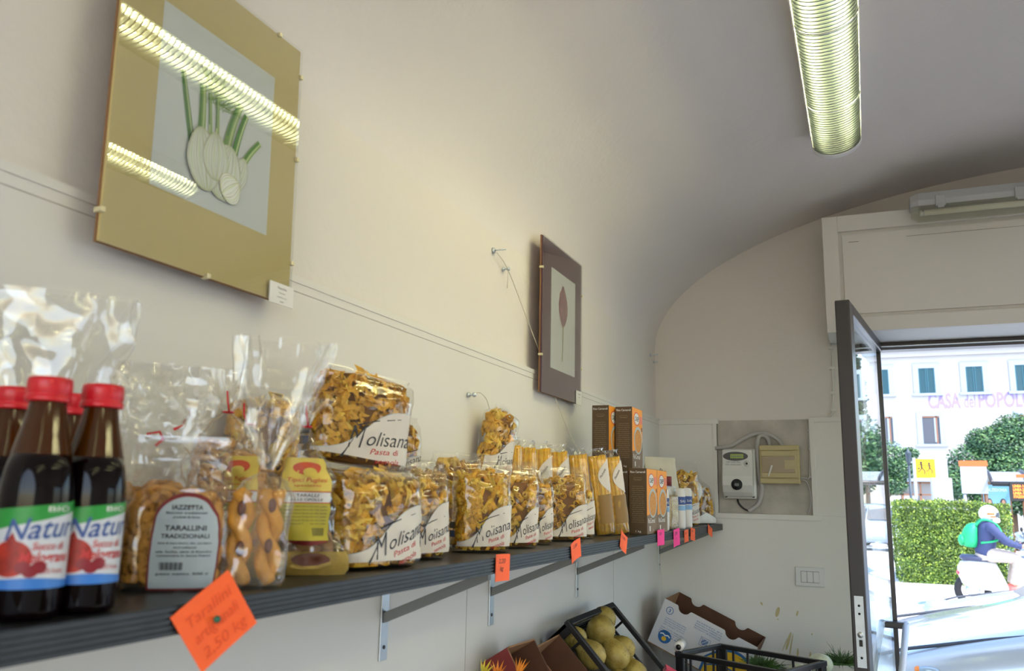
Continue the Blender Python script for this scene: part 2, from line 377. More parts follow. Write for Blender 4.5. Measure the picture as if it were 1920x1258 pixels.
# ------------------------------------------------------------------ pictures
for n, c in dict(stalk=(.20, .36, .07), stalk_dark=(.08, .22, .04), stalk_pale=(.50, .60, .30), bulb=(.66, .70, .64), bulb_line=(.46, .47, .33), bulb_shade=(.54, .56, .47), frond=(.28, .42, .16),
                 bloom=(.26, .10, .12), bloom_light=(.38, .18, .18), stem=(.35, .33, .12)).items(): mat('paint_'+n, c, .7)
def picture(label, x, y0, y1, z0, z1, matn, paper, draw, card, clips, tilt=0):
    t = thing('picture', label, 'picture', (x, y0, z0), 0, 0, tilt); w = y1-y0; h = z1-z0
    b = MB(); b.box((-.008, 0, 0), (-.004, w, h), 'cardboard'); b.build('backing', t)
    b = MB(); b.box((-.004, 0.001, .001), (-.001, w-.001, h-.001), matn); b.build('mount_board', t)
    b = MB(); fn = onYZ(-.0005, 0, 0); patch(b, fn, *[paper[i]-(y0 if i < 2 else z0) for i in range(4)], 'art_paper', 1, 1)
    draw(b, lambda u, v, k=[0]: (-.0005+.0003, u-y0, v-z0)); b.build('drawing', t)
    b = MB(); b.box((.0015, 0, 0), (.0035, w, h), 'picture_glass'); b.build('glass', t)
    for (cy, cz) in clips:
        b = MB(); b.box((-.009, cy-.0035, cz-.0035), (.0045, cy+.0035, cz+.0035), 'clip_brass'); b.build('clip', t, .001)
    b = MB(); cy, cz, cw, ch = card; b.box((.004, cy, cz), (.006, cy+cw, cz+ch), 'paper_white')
    f2 = onYZ(.0063, cy+cw/2, cz+ch); 
    for k, (s, sz) in enumerate(card_text): write(b, s, sz*ch, 'text_black', f2, v0=-ch*(.28+.2*k))
    b.build('caption_card', t)
    b = MB(); b.tube([(-.012, w*.5, h*.8), (-.012-(x-XW-.012)*.6, w*.5, h*.83)], .004, 'galv', 8); b.build('wall_spacer', t)
    return t
mat('clip_brass', (.72, .66, .42), .35, metal=.3)
card_text = [('Finocchio', .17), ('Foeniculum', .10), ('acquerello su carta', .09), ('originale', .09)]
def draw_fennel(b, fn):
    L = [0]
    def f(u, v): return (fn(u, v)[0]+L[0]*.00012, *fn(u, v)[1:])
    rnd = random.Random(3)
    def stalk(p0, p1, w0, w1, m, bend=0):
        L[0] += 1; n = 8; pts = []
        for i in range(n+1):
            s = i/n; pts.append((p0[0]+(p1[0]-p0[0])*s + bend*math.sin(PI*s), p0[1]+(p1[1]-p0[1])*s))
        strip(b, f, pts, [w0+(w1-w0)*i/n for i in range(n+1)], m)
        L[0] += 1; strip(b, f, [(p[0]+w0*.18, p[1]) for p in pts], w0*.22, 'paint_stalk_pale' if m != 'paint_stalk_pale' else 'paint_stalk')
        if m != 'paint_stalk_dark': L[0] += 1; strip(b, f, [(p[0]-w0*.25, p[1]) for p in pts[3:]], w0*.25, 'paint_stalk_dark')
    # feathery fronds
    for i in range(110):
        a = R(rnd.uniform(40, 140)); l = rnd.uniform(.02, .05); u, v = .878+rnd.gauss(0, .010), .548+rnd.uniform(0, .035)
        if i % 4 == 0: a = R(rnd.uniform(-10, 60)); u += .012
        pts = [(u+math.cos(a)*l*s+.006*s*s*math.sin(i), v+math.sin(a)*l*s) for s in (0, .35, .7, 1)]
        strip(b, f, pts, [.0012, .001, .0008, .0004], 'paint_frond' if i % 3 else 'paint_stalk')
    stalk((.842, .47), (.814, .577), .013, .009, 'paint_stalk_dark')
    stalk((.855, .47), (.853, .573), .016, .012, 'paint_stalk', .002)
    stalk((.875, .49), (.868, .566), .009, .006, 'paint_stalk_pale'); stalk((.888, .49), (.884, .566), .009, .006, 'paint_stalk_pale')
    stalk((.905, .48), (.932, .578), .018, .013, 'paint_stalk', -.004); stalk((.920, .47), (.945, .565), .014, .010, 'paint_stalk_dark', -.003)
    stalk((.936, .455), (.978, .533), .012, .010, 'paint_stalk', -.008)
    def lobe(cx, cy, ru, rv, rot, m, nl):
        L[0] += 1; c_, s_ = math.cos(rot), math.sin(rot)
        q = lambda a, z: (cx+a*c_-z*s_, cy+a*s_+z*c_)
        wd = lambda z: ru*math.sqrt(max(0, 1-(z/rv)**2))*(1-.25*max(0, z/rv))
        zz = [rv*math.sin(PI*(k/16-.5)) for k in range(17)]
        o = [q(wd(z), z) for z in zz]+[q(-wd(z), z) for z in reversed(zz)]
        b.add([f(*p) for p in o], [tuple(range(len(o)))], m)
        L[0] += 1
        for k in range(nl):
            e = -1+2*(k+.5)/nl; e += rnd.uniform(-.06, .06)
            strip(b, f, [q(wd(z)*e*.97, z) for z in zz[1:-1]], [.0007+.0007*abs(math.sin(i*.5+k)) for i in range(15)], ['paint_bulb_line', 'paint_stalk_pale', 'paint_bulb_shade'][k % 3])
        L[0] += 1; strip(b, f, o+[o[0]], .0009, 'paint_bulb_line')
    lobe(.936, .466, .017, .030, R(-20), 'paint_bulb', 6)
    lobe(.905, .458, .036, .045, R(-14), 'paint_bulb', 13)
    lobe(.862, .462, .033, .046, R(12), 'paint_bulb', 13)
    lobe(.884, .474, .026, .036, R(2), 'paint_bulb', 11)
    lobe(.918, .437, .024, .022, R(-50), 'paint_bulb', 9)
picture('large framed fennel drawing in a cream mount on the left wall', -.847, .702, 1.072, .293, .742, 'mat_cream', (.772, 1.008, .392, .661), draw_fennel,
        (.314, -.006, .058, .034), [(.0, .04), (.185, .002), (.37, .07), (.37, .25), (.37, .40), (.31, .447)], R(-1.6))
card_text = [('Carciofo', .17), ('acquerello', .10)]
def draw_artichoke(b, fn):
    L = [0]
    def f(u, v): return (fn(u, v)[0]+L[0]*.00015, *fn(u, v)[1:])
    strip(b, f, [(2.447, .535), (2.445, .48), (2.440, .412)], [.012, .008, .008], 'paint_stem'); L[0] = 1
    out = [(.5+.5*math.sin(PI*s)) for s in (0,)]
    prof = [(.526, .012), (.545, .028), (.565, .040), (.590, .044), (.615, .036), (.635, .022), (.655, .005)]
    strip(b, f, [(2.446, z) for z, w in prof], [w*2 for z, w in prof], 'paint_bloom'); L[0] = 2
    rnd = random.Random(5)
    for i in range(36):
        z, w = prof[rnd.randrange(0, 6)]; u = 2.446+rnd.uniform(-w, w)*.85
        strip(b, f, [(u, z-.006), (u+(u-2.446)*.15, z+.006), (u+(2.446-u)*.05, z+.022)], [.002, .009, .001], 'paint_bloom_light' if i % 2 else 'paint_bloom'); L[0] += .1
picture('smaller framed artichoke flower drawing in a plum mount on the left wall', -.862, 2.255, 2.63, .296, .772, 'mat_plum', (2.335, 2.565, .379, .692), draw_artichoke,
        (.31, -.004, .055, .045), [(0, .11), (0, .375), (.375, .12), (.375, .37)])

# hooks, screws and the string on the wall
def hook(label, y, z, big=True, x=XW):
    b = MB()
    b.tube([(0, 0, 0), (.006, 0, 0)], .008 if big else .006, 'galv', 10); b.tube([(0, 0, 0), (.016, 0, 0)], .0022, 'galv', 6)
    if big: b.tube([(.016+.011*(1-math.cos(a)), .011*math.sin(a)*1.2, .004*math.sin(a)) for a in [R(-150+300*k/14) + PI for k in range(15)]], .0018, 'galv', 6)
    else: b.ball((.018, 0, 0), .006, 'galv', 8, 6)
    o = b.build('wall_hook' if big else 'wall_screw'); o.location = (x, y, z)
    return tag(o, label, 'hook' if big else 'screw')
hook('steel eye hook on the wall between the two pictures', 1.992, .651)
hook('steel screw with the string knotted to it, right of the eye hook', 2.06, .616, False)
hook('small steel eye hook in the far corner near the street wall', 3.80, .655)
hook('small screw head just below the eye hook in the far corner', 3.865, .632, False)
b = MB(); b.tube(smooth_pts([(-.895, 1.992, .645), (-.889, 2.06, .612), (-.882, 2.2, .49), (-.879, 2.345, .375), (-.870, 2.42, .28), (-.85, 2.5, .18), (-.83, 2.55, .125)]), .0014, mat('string', (.62, .58, .5), .8) and 'string', 5)
b.tube([(-.889, 2.06, .612), (-.89, 2.058, .56)], .001, 'string', 5)
tag(b.build('hanging_string'), 'thin pale string hanging diagonally from the wall screw past the plum picture', 'string')

# ------------------------------------------------------------------ meter, fuse box, pipes
t = thing('electricity_meter', 'pale grey electricity meter with green display on the bare wall patch', 'electricity meter', (-.524, 3.86, 0))
mat('meter_grey', (.62, .63, .60), .35)
b = MB()
def mring(y, k=1.0): return [(-.075*k, y, .22), (.067*k, y, .22), (.067*k, y, .14), (.073*k, y, .11), (.073*k, y, .002), (-.062*k, y, .002), (-.072*k, y, .04), (-.075*k, y, .11)]
b.box((-.068, -.02, .002), (.073, .035, .22), 'meter_grey'); b.build('case', t, .006)
b = MB()
pts = [(.215, .052), (.15, .052), (.13, .056), (.10, .068), (.06, .072), (.03, .06), (.012, .04)]
b.rings([[(-.066, .0, .215)]*1+[(-.066, -y, z) for z, y in pts]+[(-.066, 0, .008)], [(.064, 0, .215)]+[(.064, -y, z) for z, y in pts]+[(.064, 0, .008)]], 'meter_grey', smooth=False)
b.build('front_cover', t, .004)
b = MB(); fn = onXZ(-.008, -.0535, .186); disc(b, fn, 0, 0, .054, .020, 'dark_metal', 32); b.build('display_bezel', t)
b = MB(); mat('lcd', (.16, .22, .03), .3, emit=(.25, .35, .04), estr=.15); fn = onXZ(-.008, -.0542, .186); patch(b, fn, -.022, .034, -.009, .009, 'lcd', 1, 1)
for k in range(6): patch(b, onXZ(-.008, -.0546, .186), -.018+.008*k, -.013+.008*k, -.004, .004, 'grey_metal', 1, 1)
b.build('display', t)
b = MB(); b.tube([(.04, -.052, .154), (.04, -.0565, .154)], .013, 'meter_grey', 20); b.tube([(.04, -.056, .154), (.04, -.058, .154)], .0045, 'black', 12); b.build('button', t)
b = MB(); b.tube([(-.003, -.066, .063), (-.003, -.0735, .063)], .024, 'black', 24); b.box((-.012, -.078, .056), (.006, -.072, .068), 'grey_metal'); b.build('breaker_switch', t)
b = MB()
for k in range(3): write(b, ['230V 5(60)A 50Hz', 'kWh  CEI EN 62053', 'Cl.1  2006'][k], .008, 'grey_metal', onXZ(-.018, -.0536, .158-.012*k))
write(b, '00739185', .009, 'text_black', onXZ(-.012, -.0536, .122)); b.build('printed_rating', t)
b = MB()
for x in (-.055, .06): b.tube([(x, -.02, .012), (x, -.032, .012)], .005, 'black', 10)
b.build('screw', t)
t = thing('fuse_box', 'beige plastic fuse box with a tinted lid, right of the meter', 'fuse box', (-.432, 3.86, .07))
mat('beige_plastic', (.47, .40, .20), .5); mat('tinted_lid', (.27, .20, .10), .25)
b = MB(); b.box((0, -.03, 0), (.165, .035, .165), 'beige_plastic'); b.box((0, -.036, .142), (.165, -.03, .165), 'beige_plastic'); b.box((0, -.036, 0), (.165, -.03, .022), 'beige_plastic'); b.build('case', t, .003)
b = MB(); b.box((.008, -.040, .025), (.157, -.03, .14), 'beige_plastic'); b.box((.010, -.0415, .045), (.147, -.039, .118), 'tinted_lid'); b.build('lid', t, .0015)
b = MB(); b.box((.105, -.043, .062), (.148, -.0412, .10), 'beige_plastic'); b.build('sticker', t)
b = MB(); b.tube([(.035, -.0425, .030), (.045, -.0425, .055), (.052, -.0425, .078)], [.003, .0035, .0045], 'paper_white', 6); b.build('paint_smear', t)
mat('conduit_grey', (.42, .41, .40), .5)
def ribbed(name, label, pts, r, m='conduit_grey', ribs=True):
    P = smooth_pts(pts, 14 if ribs else 5); b = MB(); b.tube(P, [r*(1+(.09 if (i % 2 and ribs) else 0)) for i in range(len(P))], m, 10); return tag(b.build(name), label, 'pipe')
ribbed('conduit_pipe', 'grey conduit arching from the boarding edge over to the fuse box top', [(-.63, 3.875, .225), (-.56, 3.87, .235), (-.50, 3.865, .268), (-.44, 3.865, .29), (-.385, 3.865, .282), (-.35, 3.87, .255), (-.34, 3.875, .237)], .0085)
ribbed('conduit_pipe', 'grey ribbed conduit looping over and running down between meter and fuse box', [(-.392, 3.875, .237), (-.397, 3.865, .265), (-.417, 3.86, .281), (-.438, 3.858, .265), (-.443, 3.86, .2), (-.440, 3.87, .1), (-.430, 3.87, .05), (-.447, 3.865, -.015), (-.49, 3.865, -.05)], .009)
ribbed('power_cable', 'dark cable hanging in a bow from the bottom of the meter', [(-.537, 3.87, .0), (-.53, 3.865, -.02), (-.51, 3.865, -.04), (-.488, 3.866, -.05)], .004, 'black', False)
b = MB()
for P in ([(-.267, 3.87, .096), (-.25, 3.87, .095), (-.232, 3.87, .10), (-.226, 3.88, .2), (-.228, 3.88, .34)], [(-.267, 3.868, .09), (-.245, 3.87, .08), (-.232, 3.87, .04), (-.23, 3.875, -.01), (-.245, 3.88, -.055)]): b.tube(smooth_pts(P), .003, 'conduit_grey', 6)
for z in (.1, .22, .3): b.ball((-.228, 3.876, z), .006, 'conduit_grey', 8, 6)
tag(b.build('thin_cable'), 'thin grey cable along the right edge of the wall cut-out', 'cable')
b = MB(); b.tube(smooth_pts([(-.113, 3.893, .685), (-.115, 3.893, .6), (-.118, 3.893, .5), (-.122, 3.893, .42), (-.125, 3.893, .38), (-.14, 3.893, .36)]), .004, 'board_white', 8)
for z in (.66, .57, .46, .385): b.box((-.127, 3.886, z), (-.108, 3.9, z+.012), 'board_white')
tag(b.build('surface_cable'), 'white cable clipped to the wall beside the shutter box', 'cable')
t = thing('light_switch', 'white three-module light switch plate low on the wall beside the door', 'light switch', (-.247, 3.88, -.318))
mat('switch_white', (.62, .63, .63), .35)
b = MB(); b.box((-.06, -.009, -.04), (.06, 0, .04), 'switch_white'); b.build('plate', t, .004)
b = MB(); b.box((-.037, -.0095, -.0235), (.037, -.008, .0235), 'grey_metal'); b.build('gap', t)
for k in range(3): b = MB(); b.box((-.0355+.0245*k, -.0125, -.022), (-.0125+.0245*k, -.009, .022), 'switch_white'); b.build('rocker', t, .002)
mat('stain', (.52, .44, .24), .8)
b = MB(); rnd = random.Random(11)
for (x, z, w, h, a) in [(-.385, -.47, .008, .022, .3), (-.305, -.47, .004, .012, .3), (-.45, -.44, .004, .008, -.5), (-.385, -.50, .003, .003, 0), (-.25, -.55, .003, .004, 0), (-.345, -.585, .006, .04, .3), (-.335, -.60, .003, .05, .2), (-.36, -.6, .002, .03, .4), (-.31, -.63, .004, .02, .1), (-.26, -.64, .004, .02, 0)]:
    b.add([(x+w*math.cos(q)*math.cos(a)+h*math.sin(q)*math.sin(a), 3.8795, z-w*math.cos(q)*math.sin(a)+h*math.sin(q)*math.cos(a)) for q in [2*PI*k/12 for k in range(12)]], [tuple(range(12))], 'stain')
struct(b, 'trim_3')

# ------------------------------------------------------------------ shelf
SX, SZ0, SZ1 = -.605, -.136, -.109
b = MB(); b.box((-.887, -.6, SZ0), (SX-.002, 3.872, SZ1), 'shelf_black')
for k in range(5): z = SZ0+.001+k*.0054; b.box((SX-.002, -.6, z), (SX, 3.872, z+.0034), 'shelf_stripe')
tag(b.build('wall_shelf'), 'long black layered shelf on the left wall carrying the groceries', 'shelf')
for y, lab in [(1.478, 'nearest steel shelf bracket, most of its pale arm exposed'), (1.99, 'second steel shelf bracket, next to an orange tag'), (2.67, 'third steel shelf bracket, above the crate of pears'), (3.84, 'last steel shelf bracket, in the corner by the street wall'), (.35, 'steel shelf bracket')][:4]:
    t = thing('shelf_bracket', lab, 'shelf bracket', (-.887, y, SZ0), group='shelf brackets')
    b = MB(); b.box((0, -.014, -.185), (.0035, .014, 0), 'galv')
    for z in (-.02, -.16): b.tube([(.0035, 0, z), (.005, 0, z)], .004, 'black', 10)
    b.build('wall_arm', t, .001)
    b = MB(); b.box((0, -.014, -.0035), (.25, .014, 0), 'galv'); b.build('shelf_arm', t, .001)
    b = MB(); b.add([(.0035, -.007, -.115), (.0035, .007, -.115), (.0035, .007, -.095), (.0035, -.007, -.095), (.225, -.007, -.022), (.225, .007, -.022), (.225, .007, -.0035), (.225, -.007, -.0035)], [(0,1,5,4), (1,2,6,5), (2,3,7,6), (3,0,4,7), (0,3,2,1), (4,5,6,7)], 'brace_grey')
    b.build('brace', t, .001)
# price tags on the shelf edge
def price_tag(label, y, z, w, h, m, roll=0, txt='1,80', tilt=0, yaw=0, bend=.003, x=None):
    t = thing('price_tag', label, 'price tag', (SX-.0008 if x is None else x, y, z), yaw, roll, tilt, 'price tags along the shelf edge')
    b = MB(); fn = lambda u, v: (.0008+bend*((u/w*2)**2), u, v)
    patch(b, fn, -w/2, w/2, -h/2, h/2, m, 8, 4)
    patch(b, lambda u, v: (fn(u, v)[0]-.0006, u, v), w/2, -w/2, -h/2, h/2, m, 8, 4)
    b.build('card', t)
    b = MB(); f2 = lambda u, v: (fn(u, v)[0]+.0006, u, v)
    for i, s in enumerate(txt.split('|')): write(b, s, h*.24, 'ink' if w != .070 else 'dark_orange_ink', f2, u0=0, v0=h*.16-h*.27*i, shear=.2, width=min(w*.75, h*.16*len(s)))
    b.build('handwriting', t)
    return t
t = price_tag('large tilted orange price card pinned at the near end of the shelf', .672, -.126, .070, .066, 'orange_paper', R(35), 'Tarallini|artigianali|2,50 kg', 0, R(-16), .001, SX+.012)
b = MB(); b.ball((.006, 0, .002), .0035, 'green_pin', 12, 8); b.tube([(-.015, 0, .002), (.006, 0, .002)], .0008, 'galv', 6); b.build('push_pin', t)
for y, z, w, h, m, r, lab, tx in [(1.40, -.127, .062, .046, 'orange_paper', -2, 'orange price tag at the second bracket, second from the near end', '2,20|kg'),
    (1.808, -.119, .066, .042, 'orange_paper', 12, 'orange price tag below the last front pasta bags, tilted', '2,20'),
    (2.205, -.116, .065, .046, 'orange_paper', -22, 'slanting orange price tag below the leaning spaghetti packs', '1,90'),
    (2.64, -.122, .095, .048, 'pink_paper', 0, 'bright pink price tag below the rice cartons', '3,20'),
    (2.875, -.131, .10, .056, 'pink_paper', 3, 'bright pink price tag right of the cartons, hanging lower', '2,90|x'),
    (3.04, -.132, .075, .042, 'orange_paper', 2, 'narrow orange price tag just right of the pink ones', '2,60'),
    (3.16, -.129, .085, .044, 'orange_paper', -6, 'orange price tag, second right of the pink ones', '2,40'),
    (3.53, -.127, .10, .036, 'orange_paper', -14, 'orange price tag at the far end of the shelf', '1,50')]:
    price_tag(lab, y, z, w, h, m, R(r), tx)
# ------------------------------------------------------------------ groceries
SH = SZ1          # shelf top
mat('juice', (.003, .001, .0015), .07, spec=.22)
mat('amber_glass', (.050, .014, .001), .08, spec=.4)
mat('band_green', (.02, .28, .04), .4); mat('band_blue', (.04, .20, .62), .4); mat('label_white', (.60, .62, .66), .35)
mat('pomegranate', (.62, .03, .01), .45, var=.6, vscale=60); mat('pome_dark', (.25, .01, .02), .4)
def bottle(label, x, y, face):
    t = thing('juice_bottle', label, 'bottle', (x, y, SH), face, group='pomegranate juice bottles')
    r = .0285
    b = MB(); b.lathe([(r*.8, 0), (r*.97, .003), (r, .008), (r, .10), (r*.985, .108), (r*.92, .122), (r*.82, .1345)], 'juice', 40, caps=True)
    b.lathe([(r*.82, .1345), (r*.70, .150), (r*.58, .165), (r*.50, .180), (r*.47, .186)], 'amber_glass', 40, caps=False)
    b.lathe([(r*.47, .186), (r*.47, .199)], 'amber_glass', 40); b.build('bottle_body', t)
    b = MB(); cr = .0172
    prof = [(cr*1.05, .1795), (cr*1.07, .1805), (cr*1.07, .184), (cr*1.01, .1848), (cr*1.01, .186), (cr*1.05, .1872), (cr*1.04, .197), (cr*.99, .2), (cr*.8, .2008)]
    b.lathe(prof, 'red_cap', 48); b.build('cap', t)
    b = MB(); rr = r+.0004
    def cyl(u, v, o=0): a = u/rr; return ((rr+o)*math.cos(a), (rr+o)*math.sin(a), v)
    hw = .052
    wave = lambda u: .092+.0055*(u/hw)
    g = lambda u, v: cyl(u, .026+(wave(u)-.026)*v)
    patch(b, g, -hw, hw, 0, 1, 'label_white', 40, 6)
    patch(b, lambda u, v: cyl(u, wave(u)-.013*(1-.45*(u/hw))*(1-v), .0002), -hw, hw, 0, 1, 'band_green', 40, 1)
    patch(b, lambda u, v: cyl(u, .026+.007*v+.0018*math.cos(u*60)*v, .0002), -hw, hw, 0, 1, 'band_blue', 40, 1)
    f1 = lambda u, v: cyl(u, v, .0004)
    write(b, 'Natur', .024, 'text_blue', f1, u0=.006, v0=.066, shear=.35, bold=.01, rot=.06, width=.058)
    disc(b, lambda u, v: cyl(u, v, .0003), -.014, .05, .0165, .0145, 'pomegranate', 24)
    for k in range(3): disc(b, lambda u, v: cyl(u, v, .0005), -.004+.006*k, .043-.003*(k % 2), .006, .005, 'pome_dark', 14)
    strip(b, f1, [(-.018, .062), (-.014, .068), (-.010, .062)], [.003, .006, .001], 'pomegranate')
    write(b, 'Succo di', .0085, 'text_red', f1, u0=.014, v0=.057, shear=.2, bold=.015, width=.026)
    write(b, 'Melograno', .012, 'text_red', f1, u0=.013, v0=.047, shear=.3, bold=.02, width=.042)
    write(b, '100% frutta', .006, 'text_red', f1, u0=.018, v0=.038, width=.022); write(b, 'BIO', .006, 'text_white', lambda u, v: cyl(u, v, .0005), u0=.02, v0=.0875, width=.02)
    b.build('label', t)
    return t
bottle('front red-capped bottle of dark juice, nearest of the bottles and largest in view', -.651, .509, R(-38))
bottle('red-capped dark juice bottle standing right of the nearest one, its whole neck visible', -.646, .560, R(-34))
bottle('red-capped juice bottle mostly cut off at the left edge of the photo', -.752, .552, R(-38))
bottle('red-capped juice bottle hidden behind the nearest one, only cap edge showing', -.744, .612, R(-38))

# pieces of pasta: small meshes placed by hand-made loops
def farfalla(s=1):
    vs = []; fs = []
    for i in range(7):
        u = -1+i/3
        w = .35+.65*abs(u)**.8; pl = .9*(1-abs(u))
        for j in range(4):
            v = -1+2*j/3; vs.append((u*.017*s, v*w*.0115*s, (.0035*pl*((-1)**j)+.0022*math.sin(u*4+j))*s))
    for i in range(6):
        for j in range(3): a = i*4+j; fs.append((a, a+1, a+5, a+4))
    return vs, fs
def rigatone(s=1, r=.0068, l=.020, bend=0):
    vs = []; fs = []; n = 9
    segs = 3 if bend else 1
    for ri in (r, r*.72):
        for k in range(segs+1):
            z = (-1+2*k/segs)
            for j in range(n):
                a = 2*PI*j/n; rr = ri*(1+.05*(j % 2)); vs.append((rr*math.cos(a)*s+bend*z*z*s, rr*math.sin(a)*s, z*l*s))
    m = (segs+1)*n
    for k in range(segs):
        for j in range(n):
            q = (j+1) % n; fs.append((k*n+j, k*n+q, (k+1)*n+q, (k+1)*n+j)); fs.append((m+k*n+q, m+k*n+j, m+(k+1)*n+j, m+(k+1)*n+q))
    for j in range(n):
        q = (j+1) % n; e = segs*n
        fs.append((j, m+j, m+q, q)); fs.append((e+j, e+q, m+e+q, m+e+j))
    return vs, fs
def tarallo(s=1):
    vs = []; fs = []; n, k = 12, 6
    for i in range(n):
        a = 2*PI*i/n
        for j in range(k):
            q = 2*PI*j/k; rr = .0095+.0052*math.cos(q); vs.append((rr*math.cos(a)*s*1.25, rr*math.sin(a)*s*.85, .0056*math.sin(q)*s+.002*math.cos(2*a)*s))
    for i in range(n):
        for j in range(k): a = i*k; c = ((i+1) % n)*k; q = (j+1) % k; fs.append((a+j, c+j, c+q, a+q))
    return vs, fs
def swirl(s=1):
    b = MB(); b.tube([(.010*math.cos(t*1.1)*(1-.02*t), .010*math.sin(t*1.1)*(1-.02*t), .0016*math.sin(t*2.3)+.0008*t) for t in range(0, 18)], .0018, 'pasta', 5); return b.v, b.f
SHAPES = dict(farfalle=farfalla(), rigatoni=rigatone(), mezze=rigatone(1, .0075, .011), penne=rigatone(1, .0048, .017), shells=rigatone(1, .0085, .012, .006), lumache=rigatone(1, .010, .013, .008), taralli=tarallo(), swirls=swirl())
def prof_at(prof, z):
    if z <= prof[0][0]: return prof[0][1:]
    for p, q in zip(prof, prof[1:]):
        if z <= q[0]:
            s = (z-p[0])/(q[0]-p[0]); s = s*s*(3-2*s); return tuple(p[i]+(q[i]-p[i])*s for i in range(1, len(p)))
    return prof[-1][1:]
class Bag:
    """soft film bag; prof rows are (height, half width along y, half depth along x, fold amplitude)"""
    def __init__(s, prof, n=3.2, wr=.0015, seed=0, folds=9, lean=(0, 0), lean_pow=1.5):
        s.prof = prof; s.n = n; s.wr = wr; s.seed = seed; s.folds = folds; s.h = prof[-1][0]; s.lean = lean; s.lp = lean_pow
    def off(s, z): k = max(0, z/s.h)**s.lp; return s.lean[0]*k, s.lean[1]*k
    def P(s, th, z, k=1, o=0, wr=True):
        a, d, f = prof_at(s.prof, z); e = 2/s.n
        c, q = math.cos(th), math.sin(th)
        x = math.copysign(abs(c)**e, c)*d; y = math.copysign(abs(q)**e, q)*a
        m = 1+(f*math.sin(th*s.folds+s.seed+z*20)+f*.6*math.sin(th*(s.folds*1.7)+s.seed*2.1-z*30))
        L = math.hypot(x, y) or 1
        w = (noise.noise(Vector((x*28, y*28, z*28+s.seed*9.1)))*s.wr*1.6+noise.noise(Vector((x*70, y*70, z*70+s.seed*5.1)))*s.wr*.7) if wr else 0
        ox, oy = s.off(z)
        return Vector((x*m*k+(w+o)*x/L+ox, y*m*k+(w+o)*y/L+oy, z))
    def front(s, y, z, o=.0006):
        a, d, f = prof_at(s.prof, z); t = max(-1, min(1, y/a)); e = s.n/2
        th = math.asin(math.copysign(abs(t)**e, t)); return tuple(s.P(th, z, 1, o))
    def film(s, parent, m='clear_film', n=72, k=44, name='film'):
        b = MB(); zs = [s.h*i/k for i in range(k+1)]
        b.rings([[tuple(s.P(2*PI*j/n, z)) for j in range(n)] for z in zs], m, caps=False)
        b.add([tuple(s.P(2*PI*j/n, 0)) for j in range(n)], [tuple(range(n-1, -1, -1))], m)
        return b.build(name, parent)
    def fill(s, parent, shape, z1, count, m='pasta', core='pasta_core', name='pasta', scale=1, z0=.004, heap=.008, k0=.66, k1=.88, inner=.62, lim=.93):
        rnd = random.Random(s.seed*77+5); b = MB(); vs, fs = SHAPES[shape]
        zs = [z0+(z1-.006-z0)*i/7 for i in range(8)]
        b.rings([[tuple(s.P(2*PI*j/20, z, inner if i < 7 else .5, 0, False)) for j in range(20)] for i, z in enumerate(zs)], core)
        count = int(count*1.6); PS = 1.05 if shape == 'farfalle' else .82
        for i in range(count):
            z = z0+.006+(z1-z0-.006)*(i+.5)/count; th = rnd.uniform(0, 2*PI)
            top = z > z1-.012
            k = rnd.uniform(.2 if top else k0, k1 if not top else k1-.06)
            p = s.P(th, z, k, 0, False)
            if top: p.z += heap*(1-k)
            scale_ = scale*PS; M = Matrix.Translation(p) @ Matrix.Rotation(rnd.uniform(0, 6.28), 4, 'Z') @ Matrix.Rotation(rnd.uniform(-1.3, 1.3), 4, 'X') @ Matrix.Rotation(rnd.uniform(-1.3, 1.3), 4, 'Y') @ Matrix.Scale(scale_*rnd.uniform(.9, 1.1), 4)
            q = []
            for v in vs:                                   # keep every piece inside the film, pressed flat where it would stick out
                w = M @ Vector(v); w.z = max(z0+.001, w.z); aa, dd, _ = prof_at(s.prof, w.z); ox, oy = s.off(w.z); X, Y = w.x-ox, w.y-oy
                ff = (abs(X/dd)**s.n+abs(Y/aa)**s.n)**(1/s.n)
                if ff > lim: X *= lim/ff; Y *= lim/ff
                q.append((X+ox, Y+oy, w.z))
            b.add(q, fs, m if rnd.random() < .7 else 'pasta_pale' if m == 'pasta' else m, shape != 'farfalle')
        o = b.build(name, parent); o['kind'] = 'stuff'; return o
